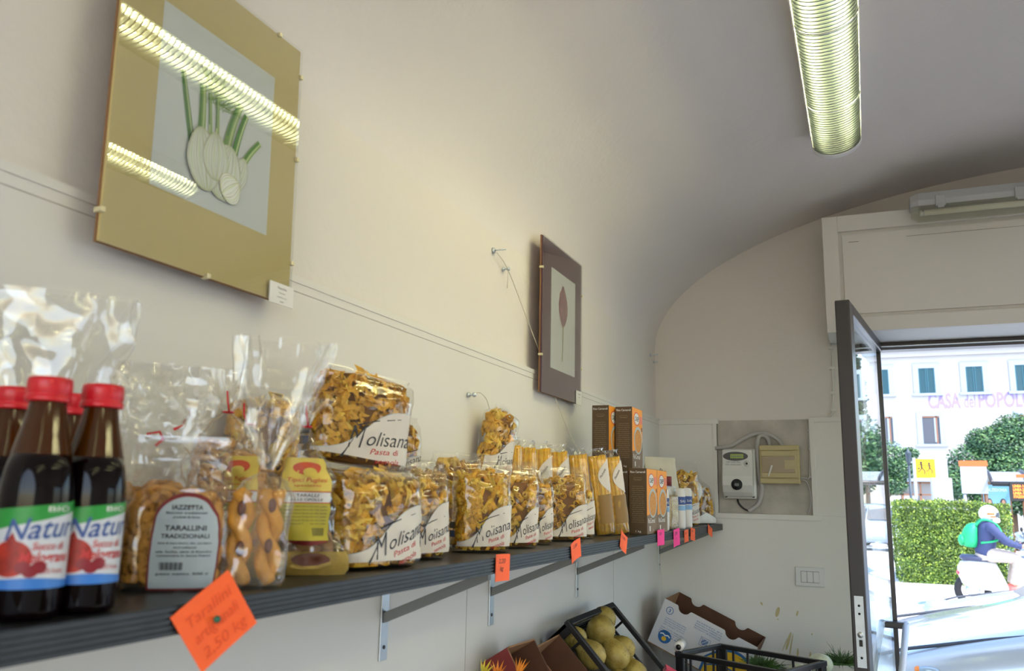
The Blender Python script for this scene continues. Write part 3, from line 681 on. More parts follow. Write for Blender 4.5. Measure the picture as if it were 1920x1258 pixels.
def brand(bag, t, a, zb=.012, z0=.30, z1=.62, size=.03, small=True, word='Molisana', side=True, rot=.32, yoff=0, wide=1.15):
    """pale printed label sweeping up across the front of the bag"""
    h = bag.h; b = MB()
    lo, hi = -.97*a, .97*a
    edge = lambda y: h*(z0+(z1-z0)*(1/(1+math.exp(-4.5*(y/a+.1)))))
    g = lambda y, v, o=.0007: bag.front(y, zb+(edge(y)-zb)*v, o)
    patch(b, g, lo, hi, 0, 1, 'label_beige', 28, 14)
    if side:      # wraps onto the left side
        def sd(u, v):
            th = R(-62)-u; return tuple(bag.P(th, zb+(h*(z0-.02)*(1-.45*u)-zb)*v, 1, .0007))
        patch(b, sd, 0, R(75), 0, 1, 'label_beige', 12, 8)
        def sq(u, v): return tuple(bag.P(R(-92)+u/.03, .045*h/.19+v, 1, .0012))
        patch(b, sq, -.006, .006, 0, .012, 'text_black', 3, 3); patch(b, sq, -.006, .006, -.016, -.004, 'text_blue', 3, 3)
    strip(b, lambda u, v: bag.front(u, v, .0011), [(lo+(hi-lo)*i/24, edge(lo+(hi-lo)*i/24)) for i in range(25)], .0008, 'label_grey')
    f = lambda u, v: bag.front(max(-a*.98, min(a*.98, u)), max(.003, v), .0014)
    zc = h*(z0+z1)/2*.62
    write(b, word[0], size*1.45, 'text_black', f, u0=a*.28+yoff-a*wide*.46*math.cos(rot), v0=zc-size*.12-a*wide*.46*math.sin(rot), shear=.45, bold=-.006, rot=rot, width=a*wide*.30)
    write(b, word[1:], size*.9, 'text_black', f, u0=a*.28+yoff+a*wide*.12*math.cos(rot), v0=zc+a*wide*.12*math.sin(rot), shear=.4, bold=-.004, rot=rot, width=a*wide*.82)
    strip(b, f, [(-a*.35+yoff, zc+size*.9), (-a*.25+yoff, zc+size*.72), (a*.1+yoff, zc+size*1.05), (a*.6+yoff, zc+size*1.35)], [.001, .0022, .0016, .001], 'text_black')
    strip(b, f, [(-a*.30+yoff, zc+size*.1), (-a*.42+yoff, zc-size*.5), (-a*.48+yoff, zc-size*.75)], [.001, .002, .004], 'text_black')
    if small:
        write(b, 'Pasta di', size*.35, 'text_red', f, u0=a*.35+yoff, v0=zc-size*.35, shear=.3, rot=rot, width=a*.6)
        write(b, 'semola', size*.35, 'text_red', f, u0=a*.42+yoff, v0=zc-size*.75, shear=.3, rot=rot, width=a*.5)
    b.build('label', t)
def pasta_bag(label, x, y, z, yaw, a, d, h, shape, count, fillz, seed, lab=True, m='pasta', scale=1, rx=0, ry=0, lean=(0, 0), ry_after=0, size=.03, z0=.25, z1=.55, group='clear bags of pasta', name='pasta_bag', topw=1.0, **kw):
    t = thing(name, label, 'pasta bag', (x, y, z), yaw, rx, ry, group)
    prof = [(0, a*.90, d*.85, 0), (h*.05, a, d, 0), (fillz*.8, a*1.0, d, 0), (fillz, a*.98, d*.86, .01), (fillz+(h-fillz)*.5, a*.97*topw, d*.42, .02), (h*.93, a*.96*topw, d*.12, .01), (h, a*.97*topw, d*.05, .02)]
    g = Bag(prof, 3.4, .0022, seed, 7, lean); g.fill(t, shape, fillz, count, m, scale=scale); 
    if lab: brand(g, t, a, z0=z0, z1=z1, size=size, **kw)
    g.film(t); return t
# --- front row
pasta_bag('lower farfalle pasta bag standing at the shelf front beneath the upper one', -.685, 1.087, SH, R(-14), .084, .048, .148, 'farfalle', 210, .128, 1, size=.032, z0=.14, z1=.62)
pasta_bag('narrow pasta bag right behind the lower farfalle bag', -.704, 1.265, SH, R(-22), .056, .034, .160, 'shells', 110, .12, 2, size=.026, z0=.12, z1=.6)
pasta_bag('pasta bag of small shells squeezed left of the rigatoni bag', -.752, 1.375, SH, R(-25), .045, .035, .168, 'swirls', 90, .14, 3, size=.024, z0=.1, z1=.35)
pasta_bag('bag of rigatoni tubes, widest of the row right of the farfalle', -.692, 1.495, SH, R(-44), .056, .034, .186, 'rigatoni', 190, .14, 4, size=.03, z0=.10, z1=.48)
pasta_bag('pasta tube bag just right of the wide rigatoni bag', -.686, 1.66, SH, R(-36), .046, .031, .178, 'mezze', 100, .14, 5, size=.028, z0=.10, z1=.48)
pasta_bag('slim pasta bag, third counting right from the wide rigatoni bag', -.698, 1.80, SH, R(-34), .040, .030, .168, 'shells', 90, .125, 6, size=.026, z0=.15, z1=.5)
pasta_bag('bag of curly fine pasta left of the spaghetti packs', -.696, 1.99, SH, R(-46), .056, .035, .180, 'swirls', 130, .145, 7, size=.03, z0=.12, z1=.5)
pasta_bag('small crumpled pasta bag wedged before the leaning spaghetti', -.702, 2.13, SH, R(-30), .040, .028, .165, 'lumache', 55, .12, 8, size=.026, z0=.3, z1=.6)
# --- back row, and the ones lying on top
pasta_bag('pasta bag in the back row behind the lower farfalle bag', -.815, 1.13, SH, R(-10), .085, .045, .150, 'farfalle', 150, .135, 9, lab=False)
pasta_bag('upper farfalle bag resting on the others, big white label facing out', -.765, 1.15, SH+.148, R(-28), .088, .045, .158, 'farfalle', 210, .140, 10, rx=R(-7), size=.036, z0=.10, z1=.62, wide=1.2, rot=.12)
pasta_bag('pasta bag in the back row behind the wide rigatoni bag', -.825, 1.40, SH, R(-18), .055, .04, .160, 'mezze', 90, .14, 11, lab=False)
pasta_bag('pasta bag lying on the back row, right of the upper farfalle bag', -.815, 1.37, SH+.145, R(-25), .050, .03, .105, 'penne', 90, .085, 12, size=.022, z0=.1, z1=.3, side=False)
pasta_bag('rigatoni bag in the back row with orange tubes showing at its top', -.812, 1.62, SH, R(-30), .060, .036, .196, 'rigatoni', 100, .170, 13, lab=False)
pasta_bag('pasta bag in the back row behind the slim bags', -.822, 1.80, SH, R(-30), .055, .034, .185, 'mezze', 90, .150, 14, lab=False)
pasta_bag('pasta bag in the back row beside the first upright spaghetti packs', -.815, 1.985, SH, R(-30), .050, .034, .182, 'shells', 70, .13, 15, lab=False)
# --- the bag hanging on the wall
t = pasta_bag('bag of snail-shaped pasta hanging from a hook on the wall', -.846, 1.872, SH+.128, R(-18), .052, .030, .205, 'lumache', 100, .178, 16, rx=R(-13), size=.026, z0=.30, z1=.60, topw=.5, side=False)
hook('small screw with the pasta bag hanging from it', 1.822, .236, False, -.887)
b = MB(); b.tube(smooth_pts([(-.868, 1.822, .238), (-.862, 1.84, .243), (-.855, 1.862, .23), (-.848, 1.868, .205)]), .0012, 'string', 6); tag(b.build('hanging_loop'), 'short wire loop from the wall screw to the hanging pasta bag', 'wire loop')

# --- biscuits in clear bags
t = thing('biscuit_bag', 'clear bag of small ring biscuits with a large arched grey label', 'biscuit bag', (-.706, .728, SH), R(-52), group='clear bags of biscuits')
a, d, h = .056, .030, .166
g = Bag([(0, a*.9, d*.9, 0), (.01, a, d, 0), (.085, a, d*.95, 0), (.105, a*.97, d*.7, .02), (.14, a*.93, d*.25, .03), (.16, a*.9, d*.06, .01), (h, a*.9, d*.04, .01)], 3.2, .002, 21, 7)
g.fill(t, 'taralli', .098, 120, 'biscuit', name='ring_biscuits', core='biscuit_brown')
b = MB(); hw = .034
arch = lambda u: .068+.036*math.sqrt(max(0, 1-(u/hw)**2))
f = lambda u, v, o=.0012: g.front(u+.012, .002+(arch(u)-.002)*v, o)
patch(b, f, -hw, hw, 0, 1, 'maroon', 30, 14); s = .93
arch2 = lambda u: .066+.036*s*math.sqrt(max(0, 1-(u/(hw*s))**2))
patch(b, lambda u, v: g.front(u+.012, .004+(arch2(u)-.004)*v, .0018), -hw*s, hw*s, 0, 1, 'label_grey', 30, 14)
ft = lambda u, v: g.front(u+.012, v, .0026)
for s_, z, sz, w in [('IAZZETTA', .086, .0068, .030), ('Biscotti tradizionali', .0815, .003, .040), ('prodotti da forno', .077, .003, .026), ('TARALLINI', .064, .0075, .040), ('TRADIZIONALI', .056, .0062, .046), ('farina di grano tenero, olio, vino bianco', .050, .0028, .05), ('ingredienti', .0455, .0028, .02), ('sale, lievito, semi di finocchio', .041, .003, .052), ('conservare in luogo fresco', .037, .003, .05), ('peso netto 300 g', .018, .0035, .05)]:
    write(b, s_, sz, 'text_black', ft, v0=z, width=w, bold=.02)
for k in range(16): patch(b, ft, -.022+k*.0014, -.022+k*.0014+(.0009 if k % 3 else .0005), .023, .031, 'text_black', 1, 1)
b.build('label', t); g.film(t, 'crinkled_cellophane')
def tied_bag(label, x, y, z, yaw, prof, seed, n=2.6, ring=None, tie='red_cap', folds=11, wr=.002, name='biscuit_bag', cat='biscuit bag', lean=(0, 0), m='crinkled_cellophane', tail=True):
    t = thing(name, label, cat, (x, y, z), yaw, group='clear bags of biscuits'); g = Bag(prof, n, wr, seed, folds, lean, 1)
    if ring:
        b = MB(); p = g.off(ring); r = prof_at(prof, ring)
        b.tube([(p[0]+math.cos(q)*(r[1]+.0012), p[1]+math.sin(q)*(r[0]+.0012), ring) for q in [2*PI*k/16 for k in range(17)]], .0014, tie, 6)
        if tail: b.tube([(p[0]+r[1]+.002, p[1]+.001, ring), (p[0]+.012, p[1]-.002, ring+.012), (p[0]+.011, p[1]-.004, ring+.028)], .0013, tie, 6)
        b.build('twist_tie', t)
    return t, g
# braided biscuits with almonds
t, g = tied_bag('slim clear bag of braided almond biscuits with a wide flared top', -.645, .783, SH, R(-38),
    [(0, .032, .022, 0), (.01, .036, .024, 0), (.10, .034, .022, .01), (.116, .024, .017, .05), (.130, .0055, .0055, .1), (.140, .010, .007, .2), (.19, .030, .012, .16), (.24, .046, .016, .12), (.285, .056, .018, .12)], 31, 3, .130, 'biscuit_brown', 9, .0025, lean=(0, .022), tail=False)
for sy, ph in ((-.0165, 0), (.0165, 1.2)):
    b = MB()
    for q in (0, PI):
        b.tube([(.004+.0045*math.sin(k*.36+q+ph), sy+.0075*math.cos(k*.36+q+ph), .007+k*.0042) for k in range(25)], .0080, 'biscuit', 10)
    b.build('braided_biscuit', t)
for sy, z in ((-.0185, .088), (.015, .091), (-.017, .044), (.014, .047)):
    b = MB(); b.ball((.0145, sy, z), (.0035, .0048, .0085), 'almond', 12, 8); b.build('almond', t)
g.film(t, 'crinkled_cellophane', 120, 70)
# yellow labelled bag
mat('label_yellow', (.74, .56, .10), .45, var=.15, vscale=30); mat('label_olive', (.50, .43, .04), .5); mat('label_red', (.55, .08, .03), .5)
def yellow_bag(label, x, y, yaw, seed, sc=1):
    t, g = tied_bag(label, x, y, SH, yaw, [(0, .045, .030, 0), (.012, .051, .034, .02), (.04, .046, .030, .03), (.07, .037, .024, .02), (.12, .034, .022, .03), (.15, .027, .016, .06), (.18, .012, .009, .1), (.195, .005, .005, .1), (.21, .014, .006, .15), (.235, .030, .008, .14)], seed, 3.2, .195, 'red_cap', 5, .007, lean=(.0, -.012))
    g.fill(t, 'lumache', .135, 60, 'biscuit_brown' if sc == 1 else 'biscuit', 'biscuit_brown', 'biscuits', z0=.008, k0=.5, k1=.75, inner=.5, lim=.78)
    b = MB(); w = .029; f = lambda u, v: g.front(u, v, .0015); f2 = lambda u, v: g.front(u, v, .0024)
    patch(b, lambda u, v: f(u*(1-.10*(v-.115)/.03), v), -w, w, .107, .152, 'label_yellow', 12, 6); patch(b, f, -w, w, .093, .107, 'paper_white', 12, 2); patch(b, f, -w, w, .044, .093, 'label_olive', 12, 6)
    disc(b, f2, 0, .138, .017, .0085, 'label_red', 24); disc(b, lambda u, v: g.front(u, v, .003), .003, .133, .008, .006, 'label_yellow', 16)
    patch(b, f2, -w, w, .1065, .1078, 'label_red', 12, 1); patch(b, f2, -w, w, .092, .0932, 'label_red', 12, 1)
    write(b, 'Tipici Pugliesi', .008, 'text_red', f2, v0=.120, shear=.2, width=.044); write(b, 'specialit\u00e0', .004, 'text_red', f2, v0=.114, width=.03)
    write(b, 'TARALLI', .0055, 'text_black', f2, v0=.1005, width=.026); write(b, 'ALLE CIPOLLE', .0045, 'text_black', f2, v0=.0952, width=.040)
    for k in range(6): write(b, 'ingredienti farina olio vino sale', .0028, 'text_black', f2, v0=.087-.0045*k, width=.05)
    for k in range(10): patch(b, f2, .006+k*.0018, .0068+k*.0018, .050, .060, 'text_black', 1, 1)
    patch(b, lambda u, v: f2(u, .044-.006*(1-(u/w)**2)*v), -w, w, 0, 1, 'maroon', 12, 1)
    b.build('label', t)
    # folded straw-coloured base band
    b = MB(); zs = [.0, .016, .030]
    b.rings([[tuple(g.P(2*PI*j/48, z, 1.0, .0025+.008*noise.noise(Vector((j*.55, z*110, seed))))) for j in range(48)] for z in [0, .006, .012, .018, .024, .030+0]], 'biscuit_pale', caps=False); disc(b, lambda u, v: g.front(u, v, .0065), .004, .020, .022, .0085, 'almond', 20); strip(b, lambda u, v: g.front(u, v, .0075), [(-.018, .013), (-.005, .010), (.012, .011), (.026, .016)], .004, 'biscuit_pale'); b.build('base_band', t)
    g.film(t, 'crinkled_cellophane'); return t
mat('biscuit_pale', (.48, .33, .07), .6, var=.3, vscale=40)
yellow_bag('bag of dark biscuits with a yellow and white paper label, left of the farfalle', -.702, .962, R(-50), 41)
yellow_bag('biscuit bag with yellow label, mostly hidden behind the braided biscuits', -.755, .905, R(-92), 42, 2)
# crinkled bags in the back
t, g = tied_bag('tall clear bag with a smooth flared top, behind the juice bottles', -.815, .645, SH, R(-40),
    [(0, .05, .034, 0), (.01, .056, .038, 0), (.09, .05, .034, .01), (.125, .02, .016, .06), (.142, .006, .006, .1), (.16, .022, .012, .2), (.22, .06, .014, .14), (.285, .085, .016, .10), (.32, .092, .015, .09)], 51, 2.6, .142, 'galv', 7, .003, lean=(0, -.02))
g.fill(t, 'taralli', .11, 80, 'biscuit', 'biscuit_brown', 'ring_biscuits', k0=.6, k1=.9); g.film(t, 'crinkled_cellophane', 120, 70)
t, g = tied_bag('crumpled clear bag of biscuits with red print, between bottles and arched label', -.812, .785, SH, R(-42),
    [(0, .06, .036, 0), (.01, .066, .04, 0), (.10, .062, .038, .02), (.13, .056, .034, .06), (.17, .060, .03, .10), (.21, .062, .028, .12), (.245, .055, .018, .14), (.262, .05, .010, .16)], 52, 2.4, None, None, 8, .011)
g.fill(t, 'taralli', .105, 90, 'biscuit', 'biscuit_brown', 'ring_biscuits', k0=.6, k1=.9)
b = MB(); f = lambda u, v: g.front(u, v, .002)
strip(b, f, [(-.012, .172), (.006, .175), (.010, .166), (.002, .158)], .003, 'red_cap'); strip(b, f, [(.018, .178), (.03, .184), (.034, .192)], .003, 'red_cap'); b.build('printed_mark', t)
g.film(t, 'crinkled_cellophane', 130, 90)
t, g = tied_bag('clear biscuit bag closed with a red twist tie, in the back', -.805, .905, SH, R(-45),
    [(0, .045, .03, 0), (.01, .05, .034, 0), (.13, .048, .032, .01), (.17, .04, .026, .03), (.195, .024, .016, .08), (.212, .0055, .0055, .1), (.225, .012, .007, .2), (.25, .020, .010, .18), (.272, .022, .010, .16)], 53, 2.6, .212, 'red_cap', 9, .003)
g.fill(t, 'taralli', .165, 90, 'biscuit', 'biscuit_brown', 'ring_biscuits', k0=.6, k1=.9); g.film(t, 'crinkled_cellophane', 100, 60)
pasta_bag('pasta bag standing tall in the back behind the red twist tie', -.838, 1.02, SH, R(-35), .058, .036, .262, 'lumache', 150, .235, 17, lab=False)

# --- spaghetti packs
mat('olive_label', (.24, .13, .015), .4)
def spaghetti(label, x, y, yaw, rx, h=.245, lab=True, seed=0, ry=0):
    t = thing('spaghetti_pack', label, 'spaghetti pack', (x, y, SH), yaw, rx, ry, 'packs of spaghetti'); rnd = random.Random(seed)
    a, d = .031, .015; b = MB()
    for k in range(46):
        th = 2*PI*k/46; px, py = d*.86*math.cos(th), a*.88*math.sin(th); hh = h-.022+rnd.uniform(-.002, .002)
        b.tube([(px, py, .006), (px*1.03, py*1.03, hh*.5), (px, py, hh)], .0021, 'pasta' if k % 3 else 'pasta_pale', 5)
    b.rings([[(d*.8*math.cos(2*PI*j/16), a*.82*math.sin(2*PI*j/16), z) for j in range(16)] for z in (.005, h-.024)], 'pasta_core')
    o = b.build('spaghetti', t); o['kind'] = 'stuff'
    g = Bag([(0, a*.9, d*.8, .02), (.008, a, d, 0), (h-.03, a, d, 0), (h-.018, a*.92, d*.8, .05), (h-.008, a*.55, d*.5, .12), (h, a*.75, d*.45, .2)], 2.6, .0008, seed, 9)
    if lab:
        b = MB(); f = lambda u, v: g.front(u, v, .0008)
        patch(b, lambda u, v: g.front(a*.92-a*1.35*math.sin(PI*v)**.8*(1-u), .118+.095*v, .0009), 0, 1, 0, 1, 'label_beige', 8, 16)
        patch(b, f, -a*.6, a*.9, .035, .115, 'olive_label', 8, 8)
        write(b, 'Molisana', .010, 'text_black', lambda u, v: g.front(u, v, .0016), u0=a*.15, v0=.172, shear=.3, rot=.9, width=.03); b.build('label', t)
    g.film(t, n=48, k=40); return t
spaghetti('leaning spaghetti pack nearest the rice cartons, front of the group', -.668, 2.415, R(-38), R(9), .246, True, 1)
spaghetti('leaning spaghetti pack second from the rice cartons', -.690, 2.335, R(-38), R(8), .246, True, 2)
spaghetti('leaning spaghetti pack in the middle of the group, third from the cartons', -.735, 2.29, R(-38), R(7), .246, False, 3)
spaghetti('spaghetti pack standing behind the small crumpled pasta bag', -.775, 2.215, R(-45), R(5), .25, True, 4)
spaghetti('upright spaghetti pack at the wall, third from the left of the packs', -.812, 2.16, R(-50), R(3), .255, True, 5)
spaghetti('upright spaghetti pack at the wall, second from the left of the packs', -.845, 2.10, R(-50), 0, .255, False, 6)
spaghetti('upright spaghetti pack at the wall, leftmost of the packs', -.862, 2.035, R(-55), 0, .258, False, 7)
spaghetti('spaghetti pack at the wall between the upright and leaning ones', -.835, 2.27, R(-45), R(2), .25, False, 8)

# --- rice cartons
mat('bowl_blue', (.45, .55, .57), .4); mat('rice_orange', (.72, .32, .06), .6, var=.3, vscale=160); mat('logo_red', (.72, .06, .03), .5); mat('text_tan', (.34, .24, .12), .5)
def carton(label, x, y, z):
    w, dd, h = .132, .054, .195
    t = thing('rice_carton', label, 'rice carton', (x, y, z), R(random.uniform(-1, 1)), group='brown and orange rice cartons')
    b = MB(); b.box((-dd, 0, 0), (0, w, h), 'carton_brown'); b.build('box', t, .0008)
    b = MB(); f = onYZ(.0005, 0, 0); patch(b, f, .001, w-.001, .001, h-.001, 'carton_orange', 1, 1)
    f = onYZ(.0008, 0, 0); patch(b, f, .001, w-.001, .001, .055, 'carton_base', 1, 1)
    b.add([f(.001, .055), f(w-.001, .055), f(w-.001, .09), f(w*.7, .075), f(w*.4, .06)], [(0,1,2,3,4)], 'carton_base')
    f = onYZ(.0011, 0, 0); disc(b, f, w*.42, .16, .036, .0215, 'logo_red', 28); disc(b, onYZ(.0013, 0, 0), w*.42, .16, .031, .0185, 'paper_white', 28)
    patch(b, f, w*.72, w*.98, .147, .172, 'carton_pink' if 'carton_pink' in MATS else mat('carton_pink', (.85, .25, .15), .5) and 'carton_pink', 1, 1)
    write(b, 'CAEP', .020, 'text_black', onYZ(.0016, 0, 0), u0=w*.42, v0=.153, width=.05, bold=.02)
    disc(b, f, w*.55, .092, .052, .044, 'bowl_blue', 32); disc(b, onYZ(.0014, 0, 0), w*.55, .090, .043, .037, 'rice_orange', 32)
    patch(b, onYZ(.0016, 0, 0), w*.86, w*.93, .124, .136, 'text_black', 1, 1)
    write(b, 'RisCereal', .020, 'text_white', onYZ(.0014, 0, 0), u0=w*.4, v0=.033, width=.085, bold=.01)
    strip(b, onYZ(.0014, 0, 0), [(w*.25, .009), (w*.25, .024)], .012, 'text_white'); write(b, '1 kg', .008, 'text_white', onYZ(.0014, 0, 0), u0=w*.6, v0=.008)
    b.build('front_print', t)
    b = MB(); f = onXZ(-dd, -.0005, 0)
    write(b, 'Riso Carnaroli', .009, 'text_white', f, u0=dd/2, v0=h-.014, width=dd*.86, bold=.01)
    write(b, 'istruzioni', .006, 'text_tan', f, u0=dd/2, v0=h-.036, width=dd*.4)
    for k in range(18): write(b, ['tempo di cottura 18 minuti', 'valori nutrizionali medi', 'conservare in luogo fresco'][k % 3], .0042, 'text_tan', f, u0=dd/2, v0=h-.055-.0062*k, width=dd*(.6+.15*((k*7) % 3)/2))
    write(b, '1 kg', .008, 'text_white', f, u0=dd/2, v0=.006, width=dd*.3)
    strip(b, f, [(dd*.25, h-.033), (dd*.3, h-.028), (dd*.7, h-.028), (dd*.75, h-.033)], .0006, 'text_tan')
    b.build('side_print', t); return t
for (x, y, z, lab) in [(-.613, 2.505, 0, 'front rice carton at the shelf edge, nearest of the bottom layer'), (-.613, 2.642, 0, 'front rice carton at the shelf edge, far one of the orange-fronted pair'),
    (-.673, 2.52, 0, 'rice carton in the bottom layer, right behind the nearest front carton'), (-.735, 2.52, 0, 'rice carton in the bottom layer at the back under the lower stacked one'),
    (-.675, 2.575, .1955, 'rice carton standing on top of the stack, tallest and nearest to the edge'), (-.735, 2.52, .1955, 'rice carton on top of the stack at the back, left of the tallest one')]:
    carton(lab, x, y, SH+z)

# --- mixed goods at the far end
def flat_bag(name, label, cat, x, y, yaw, a, d, h, m, seed, peak=1.0, mats2=None):
    t = thing(name, label, cat, (x, y, SH), yaw)
    g = Bag([(0, a, d, 0), (h*.5, a, d*.95, .01), (h*.8, a*.97*peak, d*.45, .02), (h*.93, a*.95*peak, .004, .02), (h, a*.94*peak, .003, .01)], 4.5, .0016, seed, 7)
    g.film(t, m, 48, 24, 'bag'); return t, g
mat('cream_paper', (.66, .62, .48), .55, var=.06, vscale=20); mat('bag_white', (.74, .73, .70), .4)
t, g = flat_bag('flour_bag', 'plain white paper bag with a folded peaked top behind the cartons', 'flour bag', -.775, 3.0, R(-20), .075, .04, .255, 'bag_white', 61, .55)
b = MB(); write(b, 'Farina', .02, 'text_tan', lambda u, v: g.front(u, v, .0008), u0=.01, v0=.15, shear=.3, width=.05); b.build('print', t)
t, g = flat_bag('flour_bag', 'cream paper bag behind the white one, close to the wall', 'flour bag', -.84, 2.90, R(-20), .055, .03, .235, 'cream_paper', 62)
t, g = flat_bag('pasta_packet', 'cream paper packet with upright dark script above the red cap', 'pasta packet', -.735, 3.22, R(-40), .075, .035, .262, 'cream_paper', 63)
b = MB(); f = lambda u, v: g.front(u, v, .0009); write(b, 'Molino', .026, 'text_black', f, u0=.0, v0=.19, shear=.3, rot=PI/2, width=.055, bold=.01); disc(b, f, .012, .205, .005, .005, 'logo_red', 12); b.build('print', t)
t = thing('sauce_bottle', 'small bottle with a dark red cap behind the white tubes', 'bottle', (-.69, 3.12, SH)); b = MB(); b.lathe([(.026, 0), (.028, .01), (.028, .10), (.016, .14), (.016, .15)], 'bag_white', 24); b.build('bottle_body', t)
b = MB(); b.lathe([(.021, .15), (.021, .185), (.019, .187)], 'maroon', 24); b.build('cap', t)
mat('band_pale', (.22, .42, .68), .4)
def tube_pack(label, x, y, h, r=.021):
    t = thing('white_packet', label, 'packet', (x, y, SH), R(-30)); b = MB(); b.lathe([(r*.9, 0), (r, .006), (r, h-.01), (r*.85, h), (r*.3, h+.002)], 'bag_white', 28); b.build('wrapper', t)
    b = MB(); b.lathe([(r+.0005, h*.60), (r+.0005, h*.80)], 'text_blue', 28, caps=False)
    f = lambda u, v: ((r+.001)*math.cos(u/r), (r+.001)*math.sin(u/r), v); write(b, 'SALE', .012, 'text_white', f, v0=h*.66, width=.03); b.build('band', t); b = MB(); b.lathe([(r+.0005, h*.46), (r+.0005, h*.58)], 'band_pale', 28, caps=False); b.build('lower_band', t); return t
tube_pack('white and blue packet right beside the front rice carton', -.640, 2.845, .135, .02)
tube_pack('white packet with dark blue band under the red cap', -.632, 3.075, .142)
tube_pack('white packet with dark blue band, right-hand one of the pair under the red cap', -.632, 3.20, .145)
t = thing('grain_bag', 'clear bag of beige grain standing right of the cartons', 'grain bag', (-.645, 2.965, SH), R(-25)); g = Bag([(0, .034, .022, 0), (.01, .036, .024, 0), (.11, .035, .022, .01), (.135, .033, .006, .02), (.15, .032, .002, .02)], 3.5, .001, 64)
mat('grain', (.62, .48, .28), .7, var=.35, vscale=220, bump=.8, bscale=320)
b = MB(); b.rings([[tuple(g.P(2*PI*j/32, z, .96, 0, False)) for j in range(32)] for z in (.003, .03, .06, .09, .112, .12)], 'grain'); o = b.build('grain', t); o['kind'] = 'stuff'; g.film(t)
pasta_bag('white-labelled bag of long twisted pasta near the far end of the shelf', -.672, 3.40, SH, R(-42), .055, .03, .258, 'rigatoni', 90, .205, 18, size=.03, z0=.22, z1=.36, scale=1.1, group='clear bags of pasta')
t = pasta_bag('last pasta bag at the far end, slumped with a white folded front', -.668, 3.70, SH, R(-35), .070, .035, .225, 'penne', 90, .155, 19, lab=False, lean=(0, -.045), topw=.45)
b = MB()
g = Bag([(0, .063, .030, 0), (.011, .0705, .0355, 0), (.124, .0705, .0355, 0), (.155, .069, .031, .01), (.19, .05, .016, .02), (.21, .035, .006, .01), (.225, .032, .003, .02)], 3.4, .0022, 19, 7, (0, -.045))
patch(b, lambda u, v: g.front(u, .006+(.045-.03*abs(u)/.07)*v, .0016), -.064, .064, 0, 1, 'bag_white', 16, 6)
patch(b, lambda u, v: g.front(u, .215-(.215-(.10+1.2*abs(u+.03)))*v if u > -.07 else .2, .0016), -.06, .0, 0, 1, 'bag_white', 16, 12)
b.build('folded_paper', t)
# ------------------------------------------------------------------ produce corner under the shelf
mat('wood_bench', (.22, .15, .09), .7, var=.3, vscale=10)
b = MB(); b.add([(-.885, 1.7, -1.5), (-.885, 2.86, -1.5), (-.885, 2.86, -.456), (-.885, 1.7, -.456), (-.45, 1.7, -1.5), (-.45, 2.86, -1.5), (-.45, 2.86, -.922), (-.45, 1.7, -.922)], [(0,1,2,3), (4,7,6,5), (3,2,6,7), (0,3,7,4), (1,5,6,2), (0,4,5,1)], 'wood_bench')
tag(b.build('sloping_stand'), 'sloping wooden produce stand along the left wall under the shelf', 'produce stand')
b = MB(); b.box((-.883, 2.87, -1.5), (.0, 3.0, -.80), 'wood_bench'); b.box((-.883, 2.72+.15, -.80), (-.06, 3.86, -.765), 'wood_bench'); b.box((-.883, 3.78, -1.5), (.0-.06, 3.85, -.80), 'wood_bench')
tag(b.build('produce_counter'), 'low wooden produce counter in the corner under the light switch', 'counter')
def crate(label, loc, rz, ry, lx, ly, h, ribs_x=5, ribs_y=7):
    """open black crate, local x across, y along, opening upwards; origin at a floor corner"""
    t = thing('black_crate', label, 'crate', loc, rz, 0, ry, 'black plastic crates'); r = .008
    b = MB(); b.box((0, 0, 0), (lx, ly, .006), 'black_plastic'); b.build('floor_panel', t)
    def side(horizontal, fixed, l, n):
        b = MB()
        def bx(u0, u1, z0, z1, th=.007):
            if horizontal: b.box((fixed-th/2, u0, z0), (fixed+th/2, u1, z1), 'black_plastic')
            else: b.box((u0, fixed-th/2, z0), (u1, fixed+th/2, z1), 'black_plastic')
        bx(0, l, h-.016, h, .018); bx(0, l, 0, .02); bx(0, .03, 0, h, .012); bx(l-.03, l, 0, h, .012)
        bx(0, l, h*.50, h*.50+.009)
        for k in range(1, n):
            u = l*k/n
            if k in (n//2, n//2+1): bx(u-.004, u+.004, 0, h*.5)
            else: bx(u-.004, u+.004, 0, h)
        for k in range(n*2): bx(l*(k+.5)/n/2-.002, l*(k+.5)/n/2+.002, 0, h*.5)
        b.build('side_panel', t, .002)
    side(True, .006, ly, ribs_y); side(True, lx-.006, ly, ribs_y); side(False, .006, lx, ribs_x); side(False, ly-.006, lx, ribs_x)
    return t
